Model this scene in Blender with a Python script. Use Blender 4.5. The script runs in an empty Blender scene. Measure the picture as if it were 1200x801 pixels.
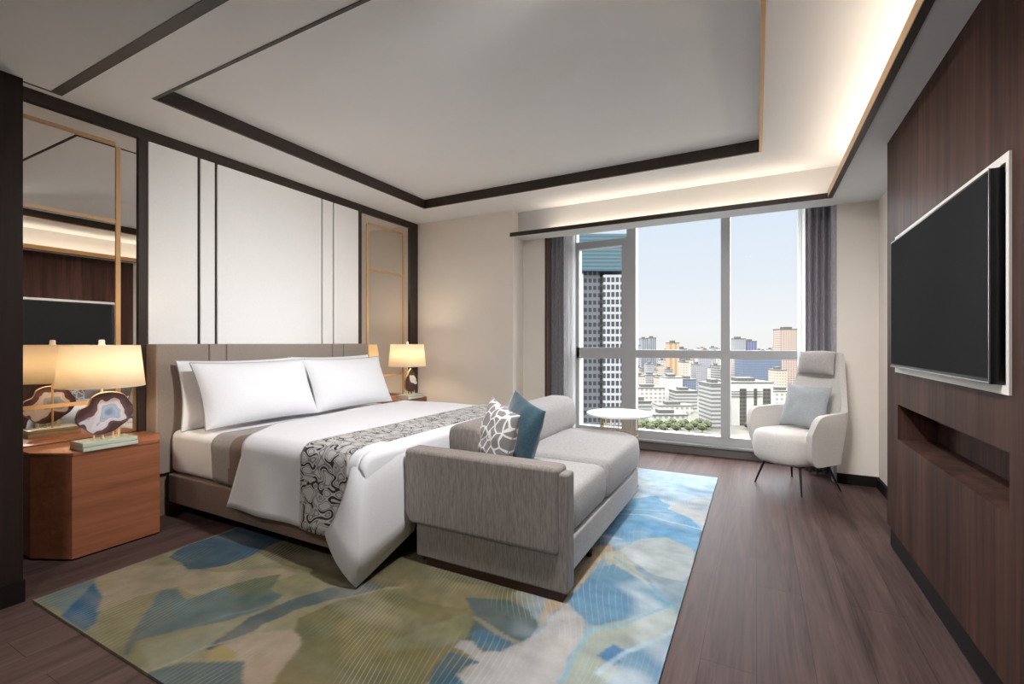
import bpy, bmesh, math, random
import numpy as np
from mathutils import Vector, Matrix, noise
random.seed(7)
PI = math.pi
SC = bpy.context.scene
COL = SC.collection

# ------------------------------------------------------------------ camera frame
YAW = math.radians(27.8); CH = 1.2; FPX = 544.0
FWD = Vector((-math.sin(YAW), math.cos(YAW), 0)); RGT = Vector((math.cos(YAW), math.sin(YAW), 0))
def far(u, depth):                      # a spot of the city: bearing and distance
    p = FWD*depth + RGT*((u-600)/FPX*depth)
    return p.x, p.y
def floorpt(u, v):                      # a spot of the floor
    b = (402-v)/FPX; d = FWD + RGT*((u-600)/FPX); t = -CH/b
    return d.x*t, d.y*t

# ------------------------------------------------------------------ materials
def lin(c):
    r = []
    for x in c[:3]:
        x = x/255.0
        r.append(x/12.92 if x <= .04045 else ((x+.055)/1.055)**2.4)
    return tuple(r)+(1.0,)
class NT:
    def __init__(s, name):
        s.m = bpy.data.materials.new(name); s.m.use_nodes = True
        s.t = s.m.node_tree; s.n = s.t.nodes; s.l = s.t.links
        s.b = s.n['Principled BSDF']; s.out = s.n['Material Output']
        s._tc = None
    def tc(s, k='Object'):
        if s._tc is None: s._tc = s.n.new('ShaderNodeTexCoord')
        return s._tc.outputs[k]
    def node(s, typ, **kw):
        n = s.n.new(typ)
        for k, v in kw.items():
            if k.startswith('i_'):
                key = k[2:]
                key = int(key) if key.isdigit() else key.replace('_', ' ')
                s.put(n.inputs[key], v)
            else: setattr(n, k, v)
        return n
    def put(s, sock, v):
        if isinstance(v, bpy.types.NodeSocket): s.l.new(v, sock)
        else: sock.default_value = v
    def math(s, op, a, b=0.0, c=None):
        n = s.n.new('ShaderNodeMath'); n.operation = op
        s.put(n.inputs[0], a); s.put(n.inputs[1], b)
        if c is not None: s.put(n.inputs[2], c)
        return n.outputs[0]
    def mix(s, f, a, b):
        n = s.n.new('ShaderNodeMix'); n.data_type = 'RGBA'
        s.put(n.inputs[0], f); s.put(n.inputs[6], a); s.put(n.inputs[7], b)
        return n.outputs[2]
    def mapping(s, scale=(1,1,1), loc=(0,0,0), rot=(0,0,0), src=None):
        n = s.n.new('ShaderNodeMapping')
        s.l.new(src or s.tc(), n.inputs['Vector'])
        n.inputs['Scale'].default_value = scale; n.inputs['Location'].default_value = loc; n.inputs['Rotation'].default_value = rot
        return n.outputs[0]
    def noise(s, vec, scale, detail=4, rough=.55, dist=0.0):
        n = s.n.new('ShaderNodeTexNoise'); s.l.new(vec, n.inputs['Vector'])
        n.inputs['Scale'].default_value = scale; n.inputs['Detail'].default_value = detail
        n.inputs['Roughness'].default_value = rough; n.inputs['Distortion'].default_value = dist
        return n.outputs[0]
    def ramp(s, f, stops, interp='LINEAR'):
        n = s.n.new('ShaderNodeValToRGB'); s.l.new(f, n.inputs[0]); e = n.color_ramp.elements
        n.color_ramp.interpolation = interp
        while len(e) < len(stops): e.new(.5)
        for k, (p, c) in enumerate(stops): e[k].position = p; e[k].color = c
        return n.outputs[0]
    def bump(s, h, strength=.2, dist=.01):
        n = s.n.new('ShaderNodeBump'); s.l.new(h, n.inputs['Height'])
        n.inputs['Strength'].default_value = strength; n.inputs['Distance'].default_value = dist
        s.l.new(n.outputs[0], s.b.inputs['Normal'])
    def base(s, v): s.put(s.b.inputs['Base Color'], v)
    def set(s, rough=.5, metal=0.0, spec=None, sheen=0.0):
        s.b.inputs['Roughness'].default_value = rough; s.b.inputs['Metallic'].default_value = metal
        if spec is not None: s.b.inputs['Specular IOR Level'].default_value = spec
        if sheen: s.b.inputs['Sheen Weight'].default_value = sheen
        return s
def sc(c, k): return (c[0]*k, c[1]*k, c[2]*k, 1.0)
def paint(name, c, rough=.85, var=.03):
    t = NT(name); c = lin(c)
    n = t.noise(t.tc(), 2.5, 3)
    t.base(t.mix(n, sc(c, 1-var), sc(c, 1+var)))
    n2 = t.noise(t.tc(), 180, 2); t.bump(n2, .04, .002)
    return t.set(rough, spec=.25).m
def metal(name, c, rough=.3):
    t = NT(name); c = lin(c); n = t.noise(t.tc(), 30, 3)
    t.base(t.mix(n, sc(c, .92), sc(c, 1.05))); return t.set(rough, 1.0).m
def plastic(name, c, rough=.4, spec=.5):
    t = NT(name); c = lin(c); n = t.noise(t.tc(), 12, 2)
    t.base(t.mix(n, sc(c, .96), sc(c, 1.04))); return t.set(rough, spec=spec).m
def fabric(name, c, c2=None, scale=1.0, bump=.25, stretch=(1,1,1), sheen=.15, var=.25, rough=.9):
    t = NT(name); a = lin(c); b = lin(c2) if c2 else sc(a, 1-var)
    v = t.mapping(stretch)
    n1 = t.noise(v, 140*scale, 3, .7); n2 = t.noise(t.tc(), 5, 3)
    f = t.ramp(n1, [(.3, (0,0,0,1)), (.7, (1,1,1,1))])
    col = t.mix(f, b, a)
    t.base(t.mix(t.math('MULTIPLY', n2, .18), col, sc(a, .9)))
    t.bump(n1, bump, .003)
    return t.set(rough, spec=.2, sheen=sheen).m
def wood(name, c, c2, along=2, scale=1.0, rough=.4, spec=.4, bands=0.0, fine=.5):
    t = NT(name); a = lin(c); b = lin(c2)
    st = [14, 14, 14]; st[along] = .8
    v = t.mapping(tuple(x*scale for x in st))
    n1 = t.noise(v, 1.6, 5, .6, .6)
    st2 = [70, 70, 70]; st2[along] = 2.5
    n2 = t.noise(t.mapping(tuple(x*scale for x in st2)), 1.5, 3, .6)
    f = t.math('ADD', t.math('MULTIPLY', n1, 1-fine*.5), t.math('MULTIPLY', n2, fine*.5))
    col = t.ramp(f, [(.32, b), (.68, a)])
    if bands:
        sb = [3.3, 3.3, 3.3]; sb[along] = 0.0
        n3 = t.noise(t.mapping(tuple(sb)), 1.0, 1, .4)
        col = t.mix(t.ramp(n3, [(.35, (0,0,0,1)), (.65, (bands,bands,bands,1))]), col, sc(b, .8))
    t.base(col); t.bump(n2, .06, .002)
    return t.set(rough, spec=spec).m
def emit(name, c, k):
    t = NT(name); t.b.inputs['Base Color'].default_value = lin(c)
    t.b.inputs['Emission Color'].default_value = lin(c); t.b.inputs['Emission Strength'].default_value = k
    return t.m

M = {}
M['wall'] = paint('warm_white_wallcovering', (236, 229, 220))
M['white'] = paint('white_paint', (236, 233, 227))
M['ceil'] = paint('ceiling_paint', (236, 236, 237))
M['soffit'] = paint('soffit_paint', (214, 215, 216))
M['darktrim'] = wood('dark_bronze_wood', (58, 46, 40), (44, 34, 30), 1, 1, .38)
M['darktrimz'] = wood('dark_bronze_wood_upright', (58, 47, 42), (46, 37, 33), 2, 1, .38)
M['gold_sheen'] = plastic('gold_sheen_edge', (204, 156, 100), .35)  # colour stands in for warm ceiling reflected in dark gloss wood
M['brass'] = plastic('satin_brass', (200, 160, 114), .3)
M['gold'] = plastic('champagne_gold', (222, 196, 160), .25)
M['panelwood'] = wood('walnut_wall_panel', (104, 74, 64), (54, 40, 37), 2, .7, .45, .03, .55)
M['entrywood'] = wood('entry_wall_wood', (52, 39, 34), (36, 27, 24), 2, .7, .42, .2, .4)
M['skirt'] = plastic('dark_skirting', (34, 28, 28), .55, .08)
M['nswood'] = wood('cherry_veneer', (168, 106, 74), (130, 80, 56), 1, .8, .36, .35)
M['plinthwood'] = wood('dark_red_wood', (60, 32, 26), (42, 22, 18), 0, 1, .35)
M['leather_white'] = fabric('white_panel_leather', (246, 245, 244), (242, 241, 240), .6, .05, sheen=.05, rough=.6)
M['headboard'] = fabric('taupe_leather', (152, 139, 130), (142, 130, 121), .5, .08, sheen=.1, rough=.55)
M['framefab'] = fabric('brown_bed_leather', (132, 111, 97), (118, 98, 85), .6, .1, rough=.55)
M['linen'] = fabric('white_linen', (232, 232, 236), (225, 225, 229), .9, .06, sheen=.1)
M['piping'] = fabric('grey_piping', (158, 156, 156), None, 1, .1)
M['blanketgrey'] = fabric('grey_blanket', (158, 152, 149), None, .8, .2)
M['blanketbrown'] = fabric('brown_blanket', (126, 106, 93), None, .8, .2)
M['sofa'] = fabric('grey_chenille_shaded', (156, 147, 142), (116, 108, 103), .7, .3, (1.6, 1.6, .16), var=.3)  # same chenille as the seat, darkened in colour for the shaded side
M['seatfab'] = fabric('grey_chenille_lit', (194, 191, 191), (160, 157, 157), .8, .3)  # same chenille as the arm, lightened in colour for the lit seat
M['chairfab'] = fabric('pale_grey_wool', (226, 221, 217), (202, 197, 193), .9, .2)
M['headfab'] = fabric('grey_headrest_wool', (184, 178, 176), (160, 154, 152), .9, .2)
M['bluegrey'] = fabric('blue_grey_linen', (172, 177, 181), (148, 153, 157), 1, .2)
M['velvet'] = fabric('teal_velvet', (48, 88, 104), (34, 66, 82), .5, .1, sheen=.7)
M['blackmetal'] = plastic('black_metal', (30, 28, 28), .35)
M['tabletop'] = plastic('white_marble_top', (240, 238, 236), .25)
M['bezel'] = plastic('black_plastic', (22, 22, 23), .35)
M['recess'] = plastic('black_recess', (16, 16, 17), .5)
M['silver'] = metal('silver_edge', (150, 150, 150), .3)
M['alu'] = plastic('grey_window_frame', (180, 181, 182), .4)
M['alu2'] = plastic('grey_window_sill', (150, 151, 152), .4)
M['curtain'] = fabric('charcoal_curtain', (182, 179, 186), (148, 145, 153), .6, .15, (1,1,.3))
M['curtainlining'] = fabric('brown_curtain_edge', (84, 64, 58), None, .6, .15)
M['green_glass'] = plastic('pale_green_glass', (206, 210, 192), .12, .8)

def mk_floor():
    t = NT('dark_oak_planks'); a = lin((106, 85, 81)); b = lin((56, 43, 41))
    br = t.node('ShaderNodeTexBrick', offset=.37, squash=1.0)
    t.l.new(t.mapping((1,1,1), rot=(0,0,PI/2)), br.inputs['Vector'])
    br.inputs['Scale'].default_value = 1; br.inputs['Brick Width'].default_value = 1.9; br.inputs['Row Height'].default_value = .19
    br.inputs['Mortar Size'].default_value = .0012; br.inputs['Mortar Smooth'].default_value = .3
    br.inputs['Color1'].default_value = (0,0,0,1); br.inputs['Color2'].default_value = (1,1,1,1); br.inputs['Mortar'].default_value = (.3,.3,.3,1)
    n1 = t.noise(t.mapping((9, .55, 9)), 1.5, 5, .6, 1.2)
    n2 = t.noise(t.mapping((60, 2.2, 60)), 1.5, 3)
    f = t.math('ADD', t.math('MULTIPLY', n1, .72), t.math('MULTIPLY', n2, .22))
    f = t.math('ADD', f, t.math('MULTIPLY', br.outputs['Color'], .06))
    col = t.ramp(f, [(.3, b), (.72, a)])
    t.base(t.mix(br.outputs['Fac'], col, sc(b, .85)))
    t.bump(n2, .08, .002)
    t.put(t.b.inputs['Roughness'], t.math('ADD', t.math('MULTIPLY', n1, .2), .36))
    t.b.inputs['Specular IOR Level'].default_value = .06
    return t.m
M['floor'] = mk_floor()
M['sillboard'] = plastic('grey_sill_board', (112, 107, 106), .5, .2)
def mk_mirror(name, c):
    t = NT(name); n = t.noise(t.tc(), 3, 2); c = lin(c)
    t.base(t.mix(n, c, sc(c, .98))); return t.set(.015, 1.0).m
M['mirror'] = mk_mirror('bronze_mirror', (225, 219, 212))
def mk_pane():
    t = NT('window_pane'); tr = t.n.new('ShaderNodeBsdfTransparent'); gl = t.n.new('ShaderNodeBsdfGlossy')
    gl.inputs['Roughness'].default_value = .01; tr.inputs['Color'].default_value = (.97,.98,.98,1)
    fr = t.n.new('ShaderNodeFresnel'); fr.inputs['IOR'].default_value = 1.12
    mx = t.n.new('ShaderNodeMixShader'); t.l.new(t.math('MULTIPLY', fr.outputs[0], .06), mx.inputs[0]); t.l.new(tr.outputs[0], mx.inputs[1]); t.l.new(gl.outputs[0], mx.inputs[2])
    t.l.new(mx.outputs[0], t.out.inputs['Surface']); return t.m
M['pane'] = mk_pane()
def mk_trans(name, c, tw=.5, alpha=0.0):
    t = NT(name); d = t.n.new('ShaderNodeBsdfDiffuse'); tl = t.n.new('ShaderNodeBsdfTranslucent'); c = lin(c)
    n = t.noise(t.mapping((1,1,.4)), 160, 2)
    col = t.mix(n, sc(c, .95), c)
    t.l.new(col, d.inputs['Color']); t.l.new(col, tl.inputs['Color'])
    mx = t.n.new('ShaderNodeMixShader'); mx.inputs[0].default_value = tw
    t.l.new(d.outputs[0], mx.inputs[1]); t.l.new(tl.outputs[0], mx.inputs[2]); o = mx.outputs[0]
    if alpha:
        tr = t.n.new('ShaderNodeBsdfTransparent'); m2 = t.n.new('ShaderNodeMixShader'); m2.inputs[0].default_value = alpha
        t.l.new(o, m2.inputs[1]); t.l.new(tr.outputs[0], m2.inputs[2]); o = m2.outputs[0]
    t.l.new(o, t.out.inputs['Surface']); return t.m
M['shade'] = mk_trans('cream_lampshade', (250, 240, 222), .5)
M['sheer'] = mk_trans('white_sheer', (252, 252, 252), .8, .1)
def mk_screen():
    t = NT('tv_screen'); n = t.noise(t.tc(), 2, 2)
    t.base(t.mix(n, lin((44,45,46)), lin((48,49,50)))); return t.set(.6, spec=0.0).m
M['screen'] = mk_screen()
def mk_runner():
    t = NT('squiggle_runner'); uv = t.tc('UV')
    s = t.node('ShaderNodeSeparateXYZ'); t.l.new(uv, s.inputs[0]); u, v = s.outputs[0], s.outputs[1]
    def worm(per, amp, kv, ph, off):
        # S-curves: a folded sine line, near constant stroke width
        vv = t.math('ADD', t.math('MULTIPLY', v, 2*PI/kv), ph)
        sn = t.math('SINE', vv); s3 = t.math('SINE', t.math('MULTIPLY', vv, 3.0))
        a = t.math('ADD', t.math('MULTIPLY', sn, amp), t.math('MULTIPLY', s3, amp*.18))
        b = t.math('ADD', t.math('DIVIDE', u, per), t.math('ADD', a, off))
        return t.math('ABSOLUTE', t.math('SUBTRACT', t.math('FRACT', b), .5))
    def contour(scale, lv, w, det=0):
        q = t.node('ShaderNodeTexNoise'); t.l.new(t.mapping((1, 1.25, 1), src=uv), q.inputs['Vector']); q.inputs['Scale'].default_value = scale; q.inputs['Detail'].default_value = det
        return t.math('LESS_THAN', t.math('ABSOLUTE', t.math('SUBTRACT', q.outputs[0], lv)), w)
    n = t.noise(uv, 13, 1)
    k1 = contour(14, .5, .050); k2 = t.math('MAXIMUM', contour(14, .385, .020), contour(14, .615, .020))
    half = t.math('GREATER_THAN', n, .47)
    base = t.mix(t.noise(uv, 300, 2), lin((206, 203, 200)), lin((176, 172, 169)))
    base = t.mix(k2, base, lin((126, 122, 122)))
    base = t.mix(t.math('MULTIPLY', k1, t.math('ADD', t.math('MULTIPLY', half, .6), .4)), base, lin((32, 31, 36)))
    t.base(base); t.bump(t.noise(uv, 250, 2), .25, .003)
    return t.set(.7, spec=.3, sheen=.2).m
M['runner'] = mk_runner()
def mk_pattern():
    t = NT('grey_branch_pattern'); vo = t.node('ShaderNodeTexVoronoi', feature='DISTANCE_TO_EDGE')
    v = t.tc('UV'); n = t.node('ShaderNodeTexNoise'); n.inputs['Scale'].default_value = 7; t.l.new(v, n.inputs['Vector'])
    add = t.node('ShaderNodeMix', data_type='VECTOR'); add.inputs[0].default_value = .06
    t.l.new(v, add.inputs[4]); t.l.new(n.outputs['Color'], add.inputs[5])
    t.l.new(add.outputs[1], vo.inputs['Vector']); vo.inputs['Scale'].default_value = 17
    k = t.math('LESS_THAN', vo.outputs['Distance'], .075)
    t.base(t.mix(k, lin((140, 137, 137)), lin((238, 236, 233)))); t.bump(t.noise(v, 200, 2), .2, .003)
    return t.set(.85, sheen=.2).m
M['pattern'] = mk_pattern()
def mk_agate(name, cx, cz, white_core):
    t = NT(name); v = t.mapping((1,1,1), loc=(0, -cx, -cz), rot=(-.55 if not white_core else 0, 0, 0))
    n = t.noise(t.tc(), 8, 2)
    ln = t.node('ShaderNodeVectorMath', operation='LENGTH')
    flat = t.node('ShaderNodeVectorMath', operation='MULTIPLY'); t.l.new(v, flat.inputs[0]); flat.inputs[1].default_value = (0, .80, 1.30)
    t.l.new(flat.outputs[0], ln.inputs[0])
    d = t.math('ADD', ln.outputs['Value'], t.math('MULTIPLY', t.math('SUBTRACT', n, .5), .20))
    rings = t.math('MULTIPLY', t.math('SINE', t.math('MULTIPLY', d, 420)), .004)
    d = t.math('ADD', d, rings)
    if white_core: st = [(0, lin((235,228,220))), (.055, lin((240,232,224))), (.062, lin((90,62,52))), (.12, lin((70,48,42)))]
    else: st = [(0, lin((128,148,178))), (.038, lin((176,188,208))), (.050, lin((150,166,190))), (.058, lin((226,218,220))), (.084, lin((210,200,204))), (.092, lin((104,76,80))), (.13, lin((74,52,54)))]
    st = [(min(p*6, 1), c) for p, c in st]
    t.base(t.ramp(t.math('MULTIPLY', d, 6), st)); return t.set(.15, spec=.6).m
M['agate'] = mk_agate('agate_slice_blue', 0.0, .0, False)
M['agate2'] = mk_agate('agate_slice_white', 0.01, .01, True)
M['rim'] = plastic('agate_gilt_rim', (150, 118, 84), .45)
def mk_rug():
    t = NT('leaf_pattern_rug'); at = t.node('ShaderNodeAttribute', attribute_name='tuft')
    v = t.tc()
    wv = t.node('ShaderNodeTexWave', wave_type='BANDS', bands_direction='DIAGONAL'); t.l.new(t.mapping((1, .8, 1), rot=(0,0,.5)), wv.inputs['Vector'])
    wv.inputs['Scale'].default_value = 20; wv.inputs['Distortion'].default_value = 34; wv.inputs['Detail'].default_value = 0.0; wv.inputs['Detail Scale'].default_value = .09
    line = t.math('LESS_THAN', wv.outputs['Fac'], .10)
    n = t.noise(v, 260, 2); n2 = t.noise(v, 3.2, 4, .6)
    msk = t.ramp(t.noise(v, 1.7, 2), [(.44, (0,0,0,1)), (.60, (1,1,1,1))])
    col = t.mix(t.math('MULTIPLY', t.math('MULTIPLY', line, msk), .22), at.outputs['Color'], lin((190, 190, 180)))
    hsv = t.node('ShaderNodeHueSaturation'); t.l.new(col, hsv.inputs['Color'])
    t.l.new(t.math('ADD', t.math('ADD', t.math('MULTIPLY', n2, .5), t.math('MULTIPLY', t.noise(v, 13, 4, .6), .5)), .50), hsv.inputs['Value'])
    t.base(hsv.outputs[0])
    t.bump(t.math('ADD', t.math('MULTIPLY', n, .3), t.math('MULTIPLY', wv.outputs['Fac'], .06)), .5, .006)
    return t.set(1.0, spec=0.0).m
M['rug'] = mk_rug()
def facade(name, wall, glass, fh=3.4, bw=3.0, wz=.5, wx=.55, roof=None, vert=False):
    t = NT(name); s = t.node('ShaderNodeSeparateXYZ'); t.l.new(t.tc(), s.inputs[0])
    h = t.math('ADD', s.outputs[0], s.outputs[1])
    a = t.math('LESS_THAN', t.math('FRACT', t.math('DIVIDE', s.outputs[2], fh)), wz)
    b = t.math('LESS_THAN', t.math('FRACT', t.math('DIVIDE', h, bw)), wx)
    k = b if vert else t.math('MULTIPLY', a, b)
    g = t.node('ShaderNodeNewGeometry'); sn = t.node('ShaderNodeSeparateXYZ'); t.l.new(g.outputs['Normal'], sn.inputs[0])
    k = t.math('MULTIPLY', k, t.math('LESS_THAN', sn.outputs[2], .5))
    nz = t.noise(t.tc(), .08, 3)
    w = t.mix(nz, sc(lin(wall), .52), sc(lin(wall), .72))
    t.base(t.mix(k, w, sc(lin(glass), .75))); return t.set(.7, spec=.3).m

# ------------------------------------------------------------------ mesh helpers
def finish(bm, name, m, parent=None, smooth=None, mats=None):
    me = bpy.data.meshes.new(name)
    bmesh.ops.recalc_face_normals(bm, faces=bm.faces[:])
    bm.to_mesh(me); bm.free()
    for x in (mats or [m]): me.materials.append(x)
    if smooth:
        me.shade_smooth(); me.set_sharp_from_angle(angle=math.radians(smooth))
    o = bpy.data.objects.new(name, me); COL.objects.link(o)
    if parent is not None: o.parent = parent
    return o
def box(bm, x0, x1, y0, y1, z0, z1, r=0.0, seg=3, mi=0):
    res = bmesh.ops.create_cube(bm, size=1)
    vs = res['verts']
    for v in vs:
        v.co = Vector(((x0+x1)/2+v.co.x*(x1-x0), (y0+y1)/2+v.co.y*(y1-y0), (z0+z1)/2+v.co.z*(z1-z0)))
    fs = list({f for v in vs for f in v.link_faces})
    for f in fs: f.material_index = mi
    if r:
        es = list({e for v in vs for e in v.link_edges})
        bmesh.ops.bevel(bm, geom=es, offset=r, segments=seg, profile=.5, affect='EDGES', material=-1)
def B(*a, **k):
    bm = bmesh.new(); box(bm, *a, **k); return bm
def prism(bm, poly, z0, z1):
    lo = [bm.verts.new((p[0], p[1], z0)) for p in poly]; hi = [bm.verts.new((p[0], p[1], z1)) for p in poly]
    n = len(poly)
    bm.faces.new(lo[::-1]); bm.faces.new(hi)
    for k in range(n): bm.faces.new((lo[k], lo[(k+1)%n], hi[(k+1)%n], hi[k]))
def lathe(bm, prof, n=32, cx=0, cy=0, cap=True):
    rings = []
    for r, z in prof: rings.append([bm.verts.new((cx+r*math.cos(2*PI*k/n), cy+r*math.sin(2*PI*k/n), z)) for k in range(n)])
    for a, b in zip(rings, rings[1:]):
        for k in range(n): bm.faces.new((a[k], a[(k+1)%n], b[(k+1)%n], b[k]))
    if cap: bm.faces.new(rings[0][::-1]); bm.faces.new(rings[-1])
def tube(bm, p, q, r0, r1=None, n=10):
    p, q = Vector(p), Vector(q); r1 = r0 if r1 is None else r1
    d = (q-p).normalized(); a = d.orthogonal().normalized(); b = d.cross(a)
    A = [bm.verts.new(p+(a*math.cos(2*PI*k/n)+b*math.sin(2*PI*k/n))*r0) for k in range(n)]
    Bv = [bm.verts.new(q+(a*math.cos(2*PI*k/n)+b*math.sin(2*PI*k/n))*r1) for k in range(n)]
    for k in range(n): bm.faces.new((A[k], A[(k+1)%n], Bv[(k+1)%n], Bv[k]))
    bm.faces.new(A[::-1]); bm.faces.new(Bv)
def ring(bm, R, r, z, n=40, m=8, cx=0, cy=0):
    vs = [[bm.verts.new((cx+(R+r*math.cos(2*PI*j/m))*math.cos(2*PI*k/n), cy+(R+r*math.cos(2*PI*j/m))*math.sin(2*PI*k/n), z+r*math.sin(2*PI*j/m))) for j in range(m)] for k in range(n)]
    for k in range(n):
        for j in range(m): bm.faces.new((vs[k][j], vs[(k+1)%n][j], vs[(k+1)%n][(j+1)%m], vs[k][(j+1)%m]))
def grid(bm, P, closed_v=False, uvf=None):
    nu, nv = len(P), len(P[0])
    vs = [[bm.verts.new(p) for p in row] for row in P]
    uvl = bm.loops.layers.uv.verify() if uvf else None
    for i in range(nu-1):
        for j in range(nv if closed_v else nv-1):
            j2 = (j+1) % nv
            f = bm.faces.new((vs[i][j], vs[i+1][j], vs[i+1][j2], vs[i][j2]))
            if uvf:
                for lp, (a, b) in zip(f.loops, ((i,j),(i+1,j),(i+1,j2),(i,j2))): lp[uvl].uv = uvf(a, b)
    return vs
def tag(o, label=None, cat=None, group=None, kind=None):
    if label: o['label'] = label
    if cat: o['category'] = cat
    if group: o['group'] = group
    if kind: o['kind'] = kind
    return o
def thing(name, label, cat, loc=(0,0,0), rz=0.0, group=None):
    o = bpy.data.objects.new(name, None); COL.objects.link(o); o.empty_display_size = .1
    o.location = loc; o.rotation_euler = (0, 0, rz)
    return tag(o, label, cat, group)
def struct(name, bm, m, smooth=None, mats=None):
    return tag(finish(bm, name, m, None, smooth, mats), kind='structure')
def solid(o, th, off=0.0):
    md = o.modifiers.new('thickness', 'SOLIDIFY'); md.thickness = th; md.offset = off; return o
def subsurf(o, n=1):
    md = o.modifiers.new('smooth', 'SUBSURF'); md.levels = n; md.render_levels = n; return o
def wn(o):
    md = o.modifiers.new('normals', 'WEIGHTED_NORMAL'); md.keep_sharp = True; return o
def copy_tree(o, parent=None):
    c = o.copy(); COL.objects.link(c); c.parent = parent
    for ch in list(o.children): copy_tree(ch, c)
    return c
def nz(p, s=1.0): return noise.noise(Vector(p)*s)

# ------------------------------------------------------------------ room shell
WX = -3.76; ZC = 2.69; XR = .90; XT = .69; YB = -3.2
tx0, tx1, ty0, ty1 = -3.258, .036, 1.477, 4.096
bm = bmesh.new(); box(bm, -4.2, 1.4, YB-.2, 5.5, -.15, 0); struct('floor', bm, M['floor'])
bm = bmesh.new()
box(bm, -4.2, tx0, YB, 5.8, ZC, 3.0); box(bm, tx1, 1.4, YB, 5.8, ZC, 3.0)
box(bm, tx0, tx1, YB, ty0, ZC, 3.0); box(bm, tx0, tx1, ty1, 5.8, ZC, 3.0)
box(bm, tx0, tx1, ty0, ty1, ZC+.09, 3.0)
struct('ceiling', bm, M['ceil'])
# tray edging: dark upright faces, reflected gold in the colour on the window-right side
e = .018
bm = bmesh.new()
box(bm, tx0, tx0+e, ty0, ty1, ZC-.004, ZC+.09); box(bm, tx0+e, tx1-e, ty1-e, ty1, ZC-.004, ZC+.09); box(bm, tx0+e, tx1-e, ty0, ty0+e, ZC-.004, ZC+.09)
struct('trim_1', bm, M['darktrim'])
struct('trim_2', B(tx1-e, tx1, ty0, ty1, ZC+.004, ZC+.09), M['darktrim'])
struct('trim_16', B(tx1-e-.002, tx1, ty0, ty1, ZC-.006, ZC+.004), M['gold_sheen'])
# lowered soffit over the entry side of the room, with a dark edge
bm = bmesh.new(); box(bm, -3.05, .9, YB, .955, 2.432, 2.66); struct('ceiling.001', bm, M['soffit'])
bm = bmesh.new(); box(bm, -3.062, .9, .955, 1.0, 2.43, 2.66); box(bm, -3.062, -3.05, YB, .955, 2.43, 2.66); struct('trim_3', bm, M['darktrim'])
# window-side soffit and cove
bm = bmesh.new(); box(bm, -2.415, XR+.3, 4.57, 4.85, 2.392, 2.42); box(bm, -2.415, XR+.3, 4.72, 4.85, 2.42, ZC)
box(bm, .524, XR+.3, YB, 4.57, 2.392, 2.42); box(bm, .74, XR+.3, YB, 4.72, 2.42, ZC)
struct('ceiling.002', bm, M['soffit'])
struct('trim_4', B(-2.43, .512, 4.556, 4.57, 2.385, 2.428), M['darktrim'])
bm = bmesh.new(); box(bm, .512, .524, YB, 4.57, 2.392, 2.446); struct('trim_5', bm, M['gold_sheen'])
struct('trim_6', B(.512, .546, YB, 4.57, 2.384, 2.392), M['darktrim'])
# bed wall
struct('wall_left', B(-4.2, -3.80, YB, 4.62, 0, ZC), M['wall'])
bm = bmesh.new(); box(bm, -3.80, WX, .85, 4.6, 2.615, ZC); struct('trim_7', bm, M['darktrim'])
bm = bmesh.new(); box(bm, -3.80, WX, 1.629, 1.682, 0, 2.615); box(bm, -3.80, WX, 3.617, 3.664, 0, 2.615); box(bm, -3.80, WX, 4.459, 4.6, 0, 2.615)
box(bm, -3.80, -3.775, 1.682, 3.617, 0, 2.615); struct('trim_8', bm, M['darktrimz'])
# window wall: column, nibs, reveals
bm = bmesh.new(); box(bm, -4.2, -2.41, 4.6, 5.6, 0, ZC); struct('wall_front', bm, M['wall'])
struct('wall_front.001', B(-2.41, -2.13, 4.85, 4.95, 0, ZC), M['wall'])
struct('wall_front.002', B(.61, 1.3, 4.85, 4.95, 0, ZC), M['wall'])
bm = bmesh.new(); box(bm, -2.41, -2.02, 5.4, 5.6, 0, ZC); box(bm, .56, 1.3, 5.4, 5.6, 0, ZC); struct('wall_front.003', bm, M['white'])
struct('trim_9', B(-2.13, -2.105, 4.84, 4.96, 0, ZC), M['curtainlining'])
struct('trim_10', B(.585, .61, 4.845, 4.96, 0, ZC), M['curtain'])
# right wall, beyond the tv panel
struct('wall_right', B(XR, 1.4, 3.3, 5.6, 0, ZC), M['wall'])
# rear
struct('wall_back', B(-4.2, 1.4, YB-.2, YB, 0, ZC), M['wall'])
# entry panel on the left
struct('wall_left.001', B(-3.78, -3.022, YB, .85, .0, 2.432), M['entrywood'])
struct('baseboard_left', B(-3.05, -3.012, YB, .855, 0, .10), M['skirt'])
# tv wall panel with recess and niche
bm = bmesh.new()
ry0, ry1, rz0, rz1 = 1.967, 3.29, 1.04, 1.79
ny0, ny1, nz0, nz1 = 1.984, 3.268, .668, .862
YE = 3.50
box(bm, XT, .92, YB, ry0, .126, 2.392); box(bm, XT, .92, ry1, YE, .126, 2.392)
box(bm, XT, .92, ry0, ry1, .126, nz0); box(bm, XT, .92, ry0, ry1, nz1, rz0); box(bm, XT, .92, ry0, ry1, rz1, 2.392)
box(bm, XT, .92, ry0, ny0, nz0, nz1); box(bm, XT, .92, ny1, ry1, nz0, nz1)
box(bm, .86, 1.4, YB, YE, .126, 2.392)
struct('wall_right.001', bm, M['panelwood'])
struct('baseboard_right', B(.705, 1.4, YB, YE-.004, 0, .126), M['skirt'])
struct('trim_11', B(.702, .707, YB, YE-.002, 0, .004), M['bezel'])
bm = bmesh.new(); box(bm, .68, .905, 4.83, 4.85, 0, .085); box(bm, .883, .905, YE, 4.83, 0, .085); box(bm, .61, .7, 4.832, 4.85, 0, .085); struct('baseboard_front', bm, M['skirt'])
bm = bmesh.new(); w = .028
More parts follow.
